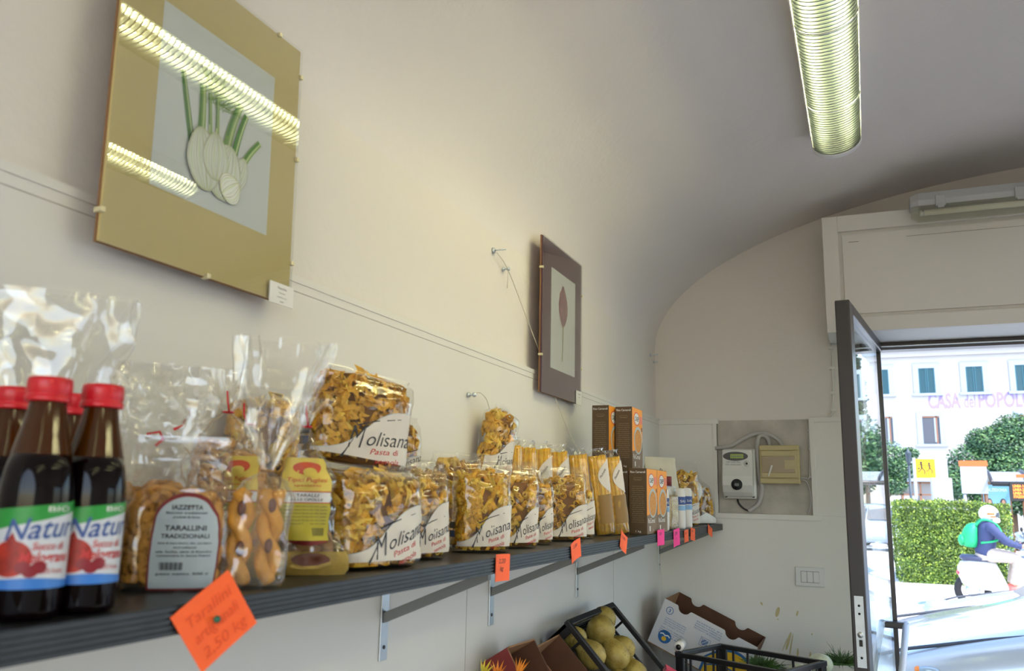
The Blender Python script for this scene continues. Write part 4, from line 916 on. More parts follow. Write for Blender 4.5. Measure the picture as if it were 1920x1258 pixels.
# tilted crate of pears: rim runs from wall down towards the aisle
ca = R(47)
def tilt_pt(s, y, w): # s down the slope, w below the rim plane
    return (-.800+s*math.cos(ca)-w*math.sin(ca), y, -.345-s*math.sin(ca)-w*math.cos(ca))
crate('black plastic crate of pears tilted against the left wall', tilt_pt(0, 2.335, .12), 0, ca, .32, .46, .12)
mat('pear_skin', (.40, .31, .08), .5, col2=(.24, .17, .03), vscale=35, bump=.15, bscale=120)
mat('pear_speck', (.16, .12, .04), .7)
def pear(label, p, r, axis, seed):
    rnd = random.Random(seed); b = MB(); ln = Vector(axis).normalized(); q = ln.to_track_quat('Z', 'Y').to_matrix().to_4x4()
    b.M = Matrix.Rotation(0, 4, 'Z') @ q
    prof = [(.02, -.98), (.35, -.96), (.68, -.78), (.92, -.42), (1.0, 0), (.93, .42), (.74, .82), (.52, 1.18), (.40, 1.5), (.28, 1.72), (.06, 1.82)]
    rg = [[(a*r*math.cos(2*PI*k/24)*(1+.03*math.sin(k+seed)), a*r*math.sin(2*PI*k/24), z*r*.98) for k in range(24)] for a, z in prof]
    b.rings(rg, 'pear_skin')
    for i in range(170):
        z = rnd.uniform(-.85, 1.3); a = next((prof[k][0]+(prof[k+1][0]-prof[k][0])*(z-prof[k][1])/(prof[k+1][1]-prof[k][1]) for k in range(len(prof)-1) if prof[k][1] <= z <= prof[k+1][1]), .5)
        th = rnd.uniform(0, 2*PI); s = rnd.uniform(.0006, .0017)
        c = Vector((a*r*math.cos(th)*1.012, a*r*math.sin(th)*1.012, z*r*.98)); n = Vector((math.cos(th), math.sin(th), .2)).normalized(); u = n.cross(Vector((0,0,1))).normalized(); v = n.cross(u)
        b.add([tuple(c+u*s*math.cos(w)+v*s*math.sin(w)) for w in [0, 1.26, 2.5, 3.77, 5.03]], [(0,1,2,3,4)], 'pear_speck')
    t = thing('pear', label, 'pear', p, group='pears in the tilted crate')
    b.build('fruit', t)
    b2 = MB(); b2.M = q; b2.tube([(0, 0, r*1.76), (.002, 0, r*1.95), (.005, .001, r*2.2)], .0016, 'pear_speck', 6); b2.build('stem', t)
D_ = Vector((math.cos(ca), 0, -math.sin(ca)))
for s, y, w, r, ax, lab in [(.060, 2.545, .012, .043, (-.55, .5, -.75), 'roundest speckled pear, on top of the pile with its base facing out'),
    (.030, 2.665, .020, .039, (-.3, -.9, -.2), 'speckled pear behind the topmost one, higher up the slope'),
    (.135, 2.655, .030, .039, (-.7, -.2, .3), 'browner pear right of the pile below the upper ones'),
    (.145, 2.535, .022, .041, (-.5, .1, .75), 'pear in the middle of the crate just under the topmost pear'),
    (.105, 2.425, .040, .040, (-.6, -.3, .6), 'pear behind the near rim of the black crate'),
    (.04, 2.43, .050, .034, (-.4, .6, .1), 'greenish pear high at the near end of the crate, seen through the bars'),
    (.215, 2.60, .035, .040, (-.5, .4, .6), 'lowest pear in the crate, cut by the bottom of the photo'),
    (.225, 2.49, .04, .038, (-.5, .4, .4), 'pear low in the crate beside the near rim')]:
    pear(lab, tilt_pt(s, y, w), r, ax, int(y*1000))
# blue and white banana box leaning in the corner
t = thing('banana_box', 'white and blue printed banana box leaning in the corner, brown inside', 'cardboard box', (-.783, 3.50, -.402), 0, 0, R(24))
Lb, Db, Hb = .392, .27, .185
def notched(y0, y1, m, m2, name, cuts=True):
    out = [(0, 0)]
    n = 14
    for c in (.085, .285):
        out += [(c-.03, 0)]+[(c-.022*math.cos(PI*k/n)*1.15, -.022*math.sin(PI*k/n)) for k in range(1, n)]+[(c+.03, 0)]
    out += [(Lb, 0), (Lb, -Hb), (0, -Hb)]
    b = MB(); n_ = len(out)
    b.add([(x, y0, z) for x, z in out], [tuple(range(n_-1, -1, -1))[::-1]], m); b.add([(x, y1, z) for x, z in out], [tuple(range(n_-1, -1, -1))], m2)
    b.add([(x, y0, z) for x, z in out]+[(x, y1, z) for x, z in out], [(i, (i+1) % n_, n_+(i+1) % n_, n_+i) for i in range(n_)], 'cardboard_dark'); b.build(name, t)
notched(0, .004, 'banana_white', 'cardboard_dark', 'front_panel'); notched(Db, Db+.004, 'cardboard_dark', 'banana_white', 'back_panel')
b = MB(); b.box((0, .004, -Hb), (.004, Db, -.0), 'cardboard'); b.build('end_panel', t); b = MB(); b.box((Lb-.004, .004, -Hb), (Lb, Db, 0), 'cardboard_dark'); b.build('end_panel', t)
b = MB(); b.box((0, 0, -Hb-.004), (Lb, Db, -Hb), 'cardboard'); b.build('bottom_panel', t)
b = MB(); f = onXZ(0, -.0006, 0); f2 = onXZ(0, -.0010, 0)
strip(b, f, [(.035+.014*math.cos(a), -.035+.014*math.sin(a)) for a in [2*PI*k/20 for k in range(21)]], .0025, 'banana_blue'); write(b, '3', .02, 'banana_blue', f, u0=.035, v0=-.042, bold=.02)
for k in range(4): write(b, ['UN PRODUCTO DE CALIDAD SUPERIOR', 'BANANAS PREMIUM', 'EMPACADO Y EXPORTADO POR', 'NET WEIGHT 18.14 KG'][k], .006, 'banana_blue', f, u0=.075, v0=-.068-.0085*k, width=.09)
for k in range(4): write(b, ['KEEP COOL AND DRY', 'FRAGILE HANDLE WITH CARE', 'STORE AT 13 C', 'LOT 2406'][k], .006, 'banana_blue', f, u0=.075, v0=-.108-.0085*k, width=.10)
for k in range(4): write(b, ['SHIPPED BY', 'IMPORTADO Y DISTRIBUIDO POR', 'BANANAS FRESCAS', 'PRODUCT OF ECUADOR'][k], .0065, 'banana_blue', f, u0=.20, v0=-.022-.009*k, width=.11)
for (a0, a1, c0, c1) in [(.185, .225, -.065, -.066), (.185, .225, -.098, -.099), (.185, .186, -.099, -.065), (.224, .225, -.099, -.065)]: patch(b, f, a0, a1, c1, c0, 'banana_blue', 1, 1)
for i in range(7):
    for j in range(6):
        if (i*3+j*5) % 4: patch(b, f, .192+.0036*i, .1952+.0036*i, -.093+.0038*j, -.0897+.0038*j, 'banana_blue', 1, 1)
disc(b, f, .055, -.138, .027, .026, 'banana_blue', 28); disc(b, f2, .055, -.146, .010, .009, 'banana_yellow', 16); write(b, 'bonita', .014, 'text_white', f2, u0=.055, v0=-.138, width=.044) if 0 else strip(b, f2, [(.034, -.133), (.045, -.128), (.055, -.133), (.066, -.128), (.076, -.133)], .005, 'text_white')
patch(b, f, .115, .155, -.168, -.163, 'logo_red', 1, 1); write(b, '2\u00aa', .014, 'text_black', f, u0=.12, v0=-.155); 
for k in range(2): write(b, 'CLASSE CALIBRO', .006, 'text_black', f, u0=.142, v0=-.152-.007*k, width=.03)
# big yellow arc with a blue rim
def arc(u, w): return -.052-.10*((u-.335)/.13)**2*w
patch(b, lambda u, v: f(u, -Hb+(arc(u, 1)+Hb)*v), .222, .390, 0, 1, 'banana_blue', 24, 1)
patch(b, lambda u, v: f2(u, -Hb+(max(-Hb, arc(u, 1)-.011)+Hb)*v), .232, .388, 0, 1, 'banana_yellow', 24, 1)
strip(b, onXZ(0, -.0014, 0), [(.235+.15*k/12, -.128-.02*(k/12-.6)**2*4) for k in range(13)], .006, 'banana_blue')
b.build('print', t)
# second black crate in front of it, with rolled plastic corner
crate('black plastic crate standing level in front of the banana box', (-.63, 2.955, -.765), R(-24), 0, .40, .27, .255, 7, 5)
b = MB(); b.tube([(0, 0, 0), (0, .05, .004)], .016, 'bag_white', 14); b.tube([(0, -.002, 0), (0, .0, 0)], .009, 'black_plastic', 14)
o = b.build('plastic_roll'); o.location = (-.622, 2.97, -.497); tag(o, 'small rolled clear plastic bag sitting on the corner of the level black crate', 'plastic roll')
# fennel bulbs with their fronds
def fennel(label, p, r, frond, seed):
    rnd = random.Random(seed); t = thing('fennel_bulb', label, 'fennel', p, group='fennel bulbs in the corner')
    b = MB(); b.ball((0, 0, 0), (r, r*.8, r*.85), 'fennel_white', 20, 12, f=lambda q: 1+.05*math.sin(math.atan2(q.y, q.x)*7)*(1-abs(q.z))); b.build('bulb', t)
    if frond:
        b = MB(); fx, fy, fz, fr = frond
        for i in range(8): b.tube([(0, 0, r*.3), (fx*.5+rnd.gauss(0, .01), fy*.5, fz*.6), (fx+rnd.gauss(0, .03), fy+rnd.gauss(0, .03), fz+rnd.uniform(0, .02))], [.006, .004, .002], 'fennel_green', 6)
        for i in range(480):
            a, e = rnd.uniform(0, 2*PI), rnd.uniform(-.1, 1.3); l = rnd.uniform(.3, 1.15)*fr
            q = Vector((fx, fy, fz)); d = Vector((math.cos(a)*math.cos(e)*1.5, math.sin(a)*math.cos(e), math.sin(e)*.8))
            s = q+d*l*rnd.uniform(.2, .7); e_ = s+(d+Vector((rnd.gauss(0, .5), rnd.gauss(0, .5), rnd.gauss(0, .4))))*l*.45
            b.tube([s, (s+e_)/2+Vector((0, 0, .003)), e_], [.0011, .0009, .0004], 'fennel_green', 4, caps=False)
        b.build('fronds', t)
fennel('pale fennel bulb at the bottom edge, left of the other bulb', (-.262, 3.30, -.612), .048, (-.13, .0, .012, .055), 1)
fennel('pale fennel bulb with green fronds right beside the door', (-.196, 3.42, -.588), .045, (.075, .05, .0, .060), 2)
fennel('fennel bulb half hidden under green fronds by the banana box', (-.36, 3.34, -.65), .045, (-.02, -.01, .045, .05), 3)
crate('black plastic crate holding the fennel, just below the photo edge', (-.40, 3.20, -.765), 0, 0, .33, .33, .13, 6, 5)
# opened brown cartons with maroon rims at the near end
def open_carton(label, loc, rz, rx, ry, lx, ly, h, seed):
    t = thing('fruit_carton', label, 'cardboard box', loc, rz, rx, ry, 'brown fruit cartons'); th = .004
    b = MB(); b.box((0, 0, 0), (lx, ly, th), 'cardboard'); b.build('bottom_panel', t)
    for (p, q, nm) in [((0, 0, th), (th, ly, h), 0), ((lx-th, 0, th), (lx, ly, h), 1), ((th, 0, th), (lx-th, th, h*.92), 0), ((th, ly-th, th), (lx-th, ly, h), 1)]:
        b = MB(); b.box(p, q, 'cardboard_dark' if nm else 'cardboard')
        b.build('side_panel', t)
    b = MB(); b.box((lx, 0, 0), (lx+.0015, ly, h), 'maroon'); b.box((lx-th, 0, h), (lx+.0015, ly, h+.0012), 'maroon'); b.box((0, -.0015, 0), (lx, 0, h*.92), 'maroon'); b.build('printed_paper', t)
    b = MB(); b.add([(lx-th, ly*.1, h), (lx-th, ly*.9, h), (lx+.02, ly*.85, h+.03), (lx+.02, ly*.15, h+.03)], [(0,1,2,3)], 'maroon'); b.build('flap', t)
open_carton('empty brown fruit carton with a maroon rim, leaning beside the pears', (-.880, 2.09, -.452), R(4), R(0), ca, .20, .215, .105, 1)
open_carton('smaller brown carton with maroon paper near the squash flowers', (-.876, 1.925, -.398), R(-6), R(0), R(58), .14, .13, .085, 2)
mat('petal_orange', (.85, .28, .02), .5); mat('petal_yellow', (.80, .62, .05), .5); mat('leaf_yellowgreen', (.42, .50, .08), .5)
rnd = random.Random(4)
for i, (y, x, z, m, lab) in enumerate([(1.84, -.80, -.408, 'petal_orange', 'orange squash blossom in the middle of the bunch'), (1.79, -.815, -.398, 'petal_yellow', 'yellow squash blossom left of the orange one'), (1.90, -.775, -.412, 'petal_orange', 'orange squash blossom on the right of the bunch'), (1.76, -.80, -.412, 'leaf_yellowgreen', 'yellow-green blossom leaf at the left end of the bunch')]):
    b = MB()
    for k in range(9):
        a = 2*PI*k/9; l = rnd.uniform(.03, .042)
        b.add([(0, 0, 0), (.008*math.cos(a+.5), .008*math.sin(a+.5), .012), (.02*math.cos(a), .02*math.sin(a), l), (.008*math.cos(a-.5), .008*math.sin(a-.5), .012)], [(0,1,2,3)], m)
    b.ball((0, 0, -.004), (.008, .008, .010), 'leaf_yellowgreen', 8, 6)
    b.tube([(0, 0, -.01), (.0, .002, -.05)], .004, 'leaf_yellowgreen', 6)
    o = b.build('squash_blossom'); o.matrix_world = T(x, y, z, i, R(20), R(15)); tag(o, lab, 'squash blossom', 'squash blossoms')
b = MB(); b.box((-.03, -.02, -.01), (.03, .02, .01), 'pink_packet' if 'pink_packet' in MATS else mat('pink_packet', (.6, .03, .10), .35) and 'pink_packet'); b.box((-.012, -.0205, -.006), (.012, -.02, .006), 'bag_white')
o = b.build('pink_packet', None, .003); o.matrix_world = T(-.585, 2.71, -.535, .4, .2, .5); tag(o, 'small pinkish red packet at the bottom edge between the pears and the banana box', 'packet')
# ------------------------------------------------------------------ the street outside
G = -1.5
mat('asphalt', (.74, .74, .74), .9, var=.12, vscale=2, bump=.2, bscale=30)
mat('facade', (.37, .37, .375), .9, var=.04, vscale=.5)
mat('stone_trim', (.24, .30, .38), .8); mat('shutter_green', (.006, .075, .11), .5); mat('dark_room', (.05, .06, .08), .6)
mat('lilac', (.22, .17, .37), .7); mat('roof_tile', (.42, .25, .18), .8, var=.3, vscale=3); mat('brown_frame', (.20, .09, .045), .5)
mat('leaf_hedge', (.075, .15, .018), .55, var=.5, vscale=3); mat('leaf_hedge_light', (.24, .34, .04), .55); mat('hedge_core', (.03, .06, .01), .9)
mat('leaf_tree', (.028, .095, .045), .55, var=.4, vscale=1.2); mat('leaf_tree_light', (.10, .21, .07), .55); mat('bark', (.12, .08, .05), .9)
mat('car_silver', (.52, .58, .62), .22, metal=.35, coat=.8); mat('car_white', (.80, .82, .84), .25, coat=.8); mat('car_blue', (.30, .38, .48), .25, coat=.8); mat('car_glass', (.03, .05, .07), .05, spec=.8)
mat('tyre', (.015, .015, .017), .8); mat('lamp_glass', (.35, .45, .52), .05, metal=.3); mat('indicator_orange', (.95, .28, .05), .3); mat('tail_red', (.8, .03, .06), .3)
mat('sign_yellow', (.62, .36, .004), .5); mat('sign_back', (.42, .45, .48), .5, metal=.3); mat('sign_white', (.42, .46, .50), .5); mat('sign_orange', (.60, .11, .02), .5)
mat('ad_blue', (.20, .42, .60), .4); mat('skin', (.55, .30, .20), .55, sss=.1); mat('hair_dark', (.04, .02, .015), .7)
mat('led_orange', (1, .2, .02), .4, emit=(1, .16, .02), estr=2.2)
mat('pole_grey', (.36, .40, .44), .5, metal=.3); mat('lantern_dark', (.03, .05, .07), .5)
b = MB(); b.box((-60, 4.15, G-.05), (90, 140, G), 'asphalt'); o = b.build('ground'); o['kind'] = 'structure'; o.name = 'floor_street'
# --- long pale public building
BY = 52.0
t = thing('building', 'long cream building with green shutters and painted lilac lettering across the street', 'building', (0, BY, G))
BT = .1655*BY+1.5; x0, x1 = -14, 11.9
b = MB(); b.box((x0, 0, 0), (x1, 9, BT), 'facade'); b.build('wall', t)
b = MB(); b.box((x0-.3, -.35, BT-.12), (x1+.3, 9.2, BT+.12), 'stone_trim'); b.box((x0-.3, -.15, BT-.45), (x1+.1, .0, BT-.12), 'facade'); b.build('cornice', t)
b = MB(); b.add([(x0-.5, -.5, BT+.12), (x1+.5, -.5, BT+.12), (x1+.5, 9.4, BT+.12), (x0-.5, 9.4, BT+.12), (x0+3, 4.5, BT+2.2), (x1-3, 4.5, BT+2.2)], [(0,1,5,4), (2,3,4,5), (1,2,5), (3,0,4)], 'roof_tile'); b.build('roof', t)
def win(x, z, w, h, kind):
    b = MB(); tw = .28
    b.box((x-w/2-tw, -.06, z-tw*.4), (x-w/2, 0, z+h+tw), 'stone_trim'); b.box((x+w/2, -.06, z-tw*.4), (x+w/2+tw, 0, z+h+tw), 'stone_trim'); b.box((x-w/2, -.06, z+h), (x+w/2, 0, z+h+tw), 'stone_trim')
    b.box((x-w/2-tw-.1, -.14, z-.14), (x+w/2+tw+.1, 0, z), 'stone_trim'); o = b.build('window', t)
    b = MB()
    if kind == 'shut':
        for sx in (-1, 1):
            xa = x+(0.015 if sx > 0 else -w/2); xb = x+(w/2 if sx > 0 else -.015)
            b.box((xa, -.05, z), (xa+.06, -.005, z+h), 'shutter_green'); b.box((xb-.06, -.05, z), (xb, -.005, z+h), 'shutter_green')
            for k in range(22): zz = z+h*k/22; b.add([(xa+.06, -.045, zz), (xb-.06, -.045, zz), (xb-.06, -.01, zz+h/22*.9), (xa+.06, -.01, zz+h/22*.9)], [(0,1,2,3)], 'shutter_green')
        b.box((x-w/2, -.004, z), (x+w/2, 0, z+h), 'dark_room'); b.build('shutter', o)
    else:
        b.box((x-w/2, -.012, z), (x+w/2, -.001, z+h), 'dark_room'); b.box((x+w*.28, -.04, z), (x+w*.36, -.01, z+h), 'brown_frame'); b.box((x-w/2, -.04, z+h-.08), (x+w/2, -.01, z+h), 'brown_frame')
        b.box((x+w*.18, -.03, z+.1), (x+w*.28, -.012, z+h-.1), 'stone_trim'); b.build('pane', o)
for k in range(-5, 6):
    x = .065*BY+k*2.37
    if abs(x-x1) < .9: continue
    win(x, .1165*BY+1.5, .82, 1.42, 'shut')
    if k != 1: win(x+.05, .062*BY+1.5, .86, 1.55, 'open')
b = MB(); zt = .1005*BY+1.5
for s_, xc, w, h in [('CASA', .0800*BY, 1.62, .92), ('del', .1045*BY, .55, .80), ('POPOLO', .1375*BY, 2.62, .92)]:
    write(b, s_, h*1.25, 'lilac', onXZ(0, -.012, 0), u0=xc, v0=zt, width=w, bold=.03 if s_ != 'del' else .01)
b.build('painted_lettering', t)
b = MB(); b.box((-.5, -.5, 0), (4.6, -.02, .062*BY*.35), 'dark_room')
for x in (-.5, .6, 1.7, 2.6, 3.4, 4.5): b.box((x, -.56, 0), (x+.09, -.5, 2.6), 'brown_frame')
for z in (.9, 1.9, 2.55): b.box((-.5, -.56, z), (4.6, -.5, z+.09), 'brown_frame')
b.box((-.5, -.9, 2.65), (4.6, -.02, 2.95), 'stone_trim'); b.box((1.8, -.53, 1.0), (2.5, -.505, 1.9), 'facade'); b.box((.7, -.53, 1.0), (1.65, -.505, 2.5), 'facade')
b.build('shopfront', t)
# --- foliage
def leaves(b, c, r, n, size, mats, rnd, flat=.7):
    for i in range(n):
        d = Vector((rnd.gauss(0, 1), rnd.gauss(0, 1), rnd.gauss(0, 1))).normalized(); k = rnd.uniform(.55, 1.0)
        p = Vector(c)+Vector((d.x*r[0], d.y*r[1], d.z*r[2]))*k
        s = size*rnd.uniform(.6, 1.3); u = Vector((rnd.gauss(0, 1), rnd.gauss(0, 1), rnd.gauss(0, .5))).normalized(); v = u.cross(d+Vector((0, 0, .4)));
        if v.length < .01: v = Vector((0, 0, 1))
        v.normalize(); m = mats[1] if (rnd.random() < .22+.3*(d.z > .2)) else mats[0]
        b.add([tuple(p-u*s), tuple(p-v*s*.5), tuple(p+u*s), tuple(p+v*s*.5)], [(0,1,2,3)], m)
def tree(label, x, y, h, blobs, seed, n=600, size=.13, mats=('leaf_tree', 'leaf_tree_light'), trunk=.13, gr='street trees'):
    rnd = random.Random(seed); t = thing('street_tree', label, 'tree', (x, y, G), group=gr)
    b = MB(); b.tube([(0, 0, 0), (.03, 0, h*.25), (0, 0, h*.5), (0, 0, h*.85)], [trunk, trunk*.8, trunk*.6, trunk*.2], 'bark', 10)
    for c, r in blobs: b.tube([(0, 0, h*.4), (c[0]*.6, c[1]*.6, (c[2]+h*.4)*.5), tuple(c)], [trunk*.5, trunk*.3, trunk*.1], 'bark', 6)
    b.build('trunk', t); b = MB()
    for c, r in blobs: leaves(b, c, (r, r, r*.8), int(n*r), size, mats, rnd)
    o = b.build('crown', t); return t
tree('large bushy green tree in front of the lettered building', 4.45, 33, 4.7, [((0, 0, 3.4), 1.1), ((-1.0, .2, 2.9), .95), ((1.1, 0, 3.2), 1.0), ((-1.6, -.2, 2.2), .8), ((0, -.5, 2.5), 1.1), ((.3, 0, 4.0), .75), ((1.3, -.2, 2.2), 1.0), ((-.6, 0, 3.6), .7), ((1.9, .3, 2.9), .8), ((-.6, -.4, 1.6), .8), ((.8, -.3, 1.5), .8)], 1, 5200, .052)
tree('smaller loose tree in front of the building, partly behind the door leaf', .55, 31, 4.0, [((0, 0, 3.0), .75), ((.5, 0, 2.6), .55), ((-.4, 0, 3.5), .5), ((-.7, 0, 2.6), .6), ((.2, 0, 2.1), .5), ((.8, 0, 3.1), .3)], 2, 4200, .045)
tree('tall dark conifer beyond the right end of the lettered building', 14.3, 56, 14, [((0, 0, 3+i*1.2), 1.6-.1*i) for i in range(9)], 3, 700, .25, trunk=.2)
tree('green tree by the far right end of the lettered building', 9.3, 40, 5.6, [((0, 0, 4.2), 1.3), ((-.8, 0, 3.4), 1.0), ((.9, 0, 3.6), 1.1), ((0, 0, 3.0), 1.0)], 4, 1500, .09)
# hedge
t = thing('hedge', 'dense clipped green hedge behind the scooter rider', 'hedge', (.46, 18.2, G)); W_, D2, H2 = 1.95, 2.2, 1.52
b = MB(); N_ = 26
def hp(u, v): return Vector((u, v, 0))
b.box((.1, .1, 0), (W_-.12, D2-.1, H2-.14), 'hedge_core'); b.build('stems', t)
b = MB(); rnd = random.Random(9)
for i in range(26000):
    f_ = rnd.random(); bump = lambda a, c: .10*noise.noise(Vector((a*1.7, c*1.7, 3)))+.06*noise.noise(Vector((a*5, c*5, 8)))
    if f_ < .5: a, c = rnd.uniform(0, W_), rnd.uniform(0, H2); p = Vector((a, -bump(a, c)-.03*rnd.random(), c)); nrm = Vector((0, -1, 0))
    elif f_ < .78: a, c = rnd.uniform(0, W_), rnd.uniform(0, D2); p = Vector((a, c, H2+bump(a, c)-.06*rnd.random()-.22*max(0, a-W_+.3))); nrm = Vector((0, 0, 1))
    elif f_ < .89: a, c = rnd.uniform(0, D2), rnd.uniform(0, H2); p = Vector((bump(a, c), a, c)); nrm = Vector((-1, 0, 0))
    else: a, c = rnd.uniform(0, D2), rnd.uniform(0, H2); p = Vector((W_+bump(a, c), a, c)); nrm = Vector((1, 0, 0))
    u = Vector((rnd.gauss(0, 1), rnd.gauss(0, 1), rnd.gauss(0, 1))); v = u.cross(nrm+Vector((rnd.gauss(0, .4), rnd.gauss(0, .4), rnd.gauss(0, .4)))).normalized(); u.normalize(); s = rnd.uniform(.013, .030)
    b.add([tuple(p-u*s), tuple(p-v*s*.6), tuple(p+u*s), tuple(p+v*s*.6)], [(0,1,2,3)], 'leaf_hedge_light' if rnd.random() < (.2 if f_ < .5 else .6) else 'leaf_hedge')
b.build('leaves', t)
# --- cars
def car(label, x, y, heading, body, L_=4.1, scale=1.0, near=False):
    t = thing('car', label, 'car', (x, y, G), heading)
    st = [(2.05, .42, .50, .50, .62), (1.98, .60, .64, .55, .74), (1.75, .70, .74, .62, .80), (1.3, .80, .86, .62, .83), (.98, .86, .93, .60, .84), (.35, .90, 1.36, .52, .85), (-.2, .91, 1.45, .52, .86), (-.9, .92, 1.43, .52, .86), (-1.5, .93, 1.33, .50, .84), (-1.9, .92, 1.05, .55, .80), (-2.02, .80, .86, .60, .74), (-2.06, .45, .50, .55, .65)]
    def ring(s): X_, zs, zt, tw, w = s; return [(X_, y_*scale, z_) for y_, z_ in [(-w*.93, .20), (-w, .38), (-w*1.0, (.38+zs)*.5), (-w*.96, zs), (-(tw+w)*.47 if zt > zs+.2 else -w*.86, (zs+zt)*.5 if zt > zs+.2 else (zs+zt)/2+.005), (-tw*.93 if zt > zs+.2 else -w*.55, zt-.01), (0, zt+.02), (tw*.93 if zt > zs+.2 else w*.55, zt-.01), ((tw+w)*.47 if zt > zs+.2 else w*.86, (zs+zt)*.5 if zt > zs+.2 else (zs+zt)/2+.005), (w*.96, zs), (w, (.38+zs)*.5), (w, .38), (w*.93, .20)]]
    b = MB(); b.rings([ring(s) for s in st], body, sub if 0 else True); o = b.build('body', t, sub=2 if near else 1)
    b = MB()
    for sy in (-1, 1):
        b.add([(.72, sy*.80, .97), (.33, sy*.60, 1.31), (-.35, sy*.57, 1.38), (-.35, sy*.83, .97)], [(0,1,2,3)], 'car_glass'); b.add([(-.42, sy*.83, .97), (-.42, sy*.57, 1.38), (-1.3, sy*.58, 1.30), (-1.6, sy*.76, 1.0)], [(0,1,2,3)], 'car_glass')
    b.add([(1.0, -.70, .95), (1.0, .70, .95), (.38, .50, 1.37), (.38, -.50, 1.37)], [(0,1,2,3)], 'car_glass'); b.add([(-1.98, -.6, 1.02), (-1.98, .6, 1.02), (-1.62, .46, 1.31), (-1.62, -.46, 1.31)], [(0,1,2,3)], 'car_glass'); b.build('window', t)
    for sx in (1.28, -1.25):
        for sy in (-1, 1):
            b = MB(); y0_, y1_ = sy*.70, sy*.875
            b.tube([(sx, y0_, .31), (sx, y1_, .31)], .31, 'tyre', 28); b.tube([(sx, y1_, .31), (sx, y1_+sy*.006, .31)], .20, 'galv', 20); b.tube([(sx, y1_-sy*.03, .31), (sx, y1_-sy*.025, .31)], .35, 'dark_room', 28); b.build('wheel', t)
    for sy in (-1, 1):
        b = MB(); b.ball((1.86, sy*.60, .64), (.16, .15, .085), 'lamp_glass', 14, 8); b.ball((1.90, sy*.58, .655), (.155, .075, .05), 'chrome', 12, 8); b.build('headlight', t)
        b = MB(); b.ball((-1.97, sy*.64, .78), (.08, .12, .10), 'tail_red', 10, 6); b.build('tail_light', t)
    if not near: b = MB(); b.box((1.99, -.4, .40), (2.05, .4, .46), 'dark_room'); b.build('grille', t, .01)
    if near:
        for sy in (-1, 1): b = MB(); b.ball((1.60, sy*.79, .665), (.055, .018, .020), 'lamp_glass', 14, 8); b.ball((1.645, sy*.785, .665), (.018, .018, .017), 'indicator_orange', 10, 6); b.build('side_indicator', t)
        for sy in (-1, 1):
            b = MB(); b.tube([(1.93, sy*.66, .665), (1.7, sy*.69, .745), (1.3, sy*.70, .825), (.98, sy*.72, .88)], .009, 'dark_room', 6); b.build('bonnet_gap', t)
            b = MB(); b.tube([(.84, sy*.835, .28), (.84, sy*.855, .55), (.84, sy*.852, .86)], .004, 'dark_room', 5); b.build('door_gap', t)
    return t
car('silver car parked right outside the door, only its wing and bonnet showing', 1.83, 5.75, PI, 'car_silver', near=True)
car('white parked car with a clear headlight, behind the silver one', 2.4, 8.3, PI, 'car_white', near=True).scale.z = .88
car('light silver car parked behind the left end of the hedge', .7, 25.5, R(35), 'car_silver')
car('pale bluish car parked beyond the right end of the hedge', 6.0, 28.9, R(182), 'car_blue')
car('white car parked in the row at the far right, mirrored in the door glass', 10.4, 38, R(100), 'car_white')
car('silver car in the far row, mirrored in the door glass', 7.6, 36, R(150), 'car_silver')
def motorbike(label, x, y, rz):
    t = thing('motorcycle', label, 'motorcycle', (x, y, G), rz, group='parked motorcycles')
    for sx in (.62, -.62):
        b = MB(); b.tube([(sx+.29*math.cos(a), 0, .3+.29*math.sin(a)) for a in [2*PI*k/20 for k in range(21)]], .05, 'tyre', 8); b.tube([(sx, -.04, .3), (sx, .04, .3)], .08, 'galv', 10); b.build('wheel', t)
    b = MB(); b.ball((0, 0, .5), (.35, .14, .22), 'dark_metal', 14, 8); b.tube([(.62, 0, .3), (.45, 0, .75), (.35, 0, .98)], .035, 'galv', 8); b.ball((.12, 0, .78), (.28, .13, .12), 'car_blue', 14, 8); b.build('body', t)
    b = MB(); b.ball((-.38, 0, .76), (.32, .13, .06), 'black', 12, 8); b.build('seat', t)
    b = MB(); b.tube([(.30, -.32, .98), (.36, 0, 1.0), (.30, .32, .98)], .015, 'black', 8); b.build('handlebar', t)
    b = MB(); b.ball((.5, 0, .88), (.07, .08, .08), 'lamp_glass', 10, 8); b.build('headlight', t)
motorbike('motorcycle parked in the far row, left one of two in the door reflection', 6.9, 31.5, R(30)); motorbike('motorcycle parked in the far row, right one of two in the door reflection', 7.6, 31.0, R(50))
# --- street furniture
def on_pole(name, label, cat, x, y, z0, build, pole_r=.03, top=None, m='pole_grey', px=None):
    t = thing(name, label, cat, (x, y, G)); b = MB(); b.tube([(px or 0, 0, 0), (px or 0, 0, top)], pole_r, m, 12); b.build('pole', t)
    build(t); return t
def f_yellow(t):
    b = MB(); b.box((-.03, -.02, 2.05), (.42, .0, 2.47), 'sign_yellow'); b.build('sign_plate', t, .005)
    b = MB(); f = onXZ(0, -.022, 0)
    for (u, v, s) in ((.14, 2.39, 1.35), (.30, 2.37, 1.15)):
        disc(b, f, u, v, .018*s, .018*s, 'text_black', 12)
        strip(b, f, [(u, v-.02), (u+.01*s, v-.10*s)], .022*s, 'text_black'); strip(b, f, [(u+.01*s, v-.09*s), (u+.05*s, v-.14*s), (u+.045*s, v-.19*s)], .013*s, 'text_black'); strip(b, f, [(u+.01*s, v-.09*s), (u-.035*s, v-.15*s), (u-.06*s, v-.14*s)], .013*s, 'text_black')
        strip(b, f, [(u, v-.035), (u+.05*s, v-.07), (u+.07*s, v-.04)], .010, 'text_black'); strip(b, f, [(u, v-.035), (u-.045*s, v-.06)], .010, 'text_black')
    disc(b, f, .09, 2.26, .02, .018, 'text_black', 10); b.build('pictogram', t)
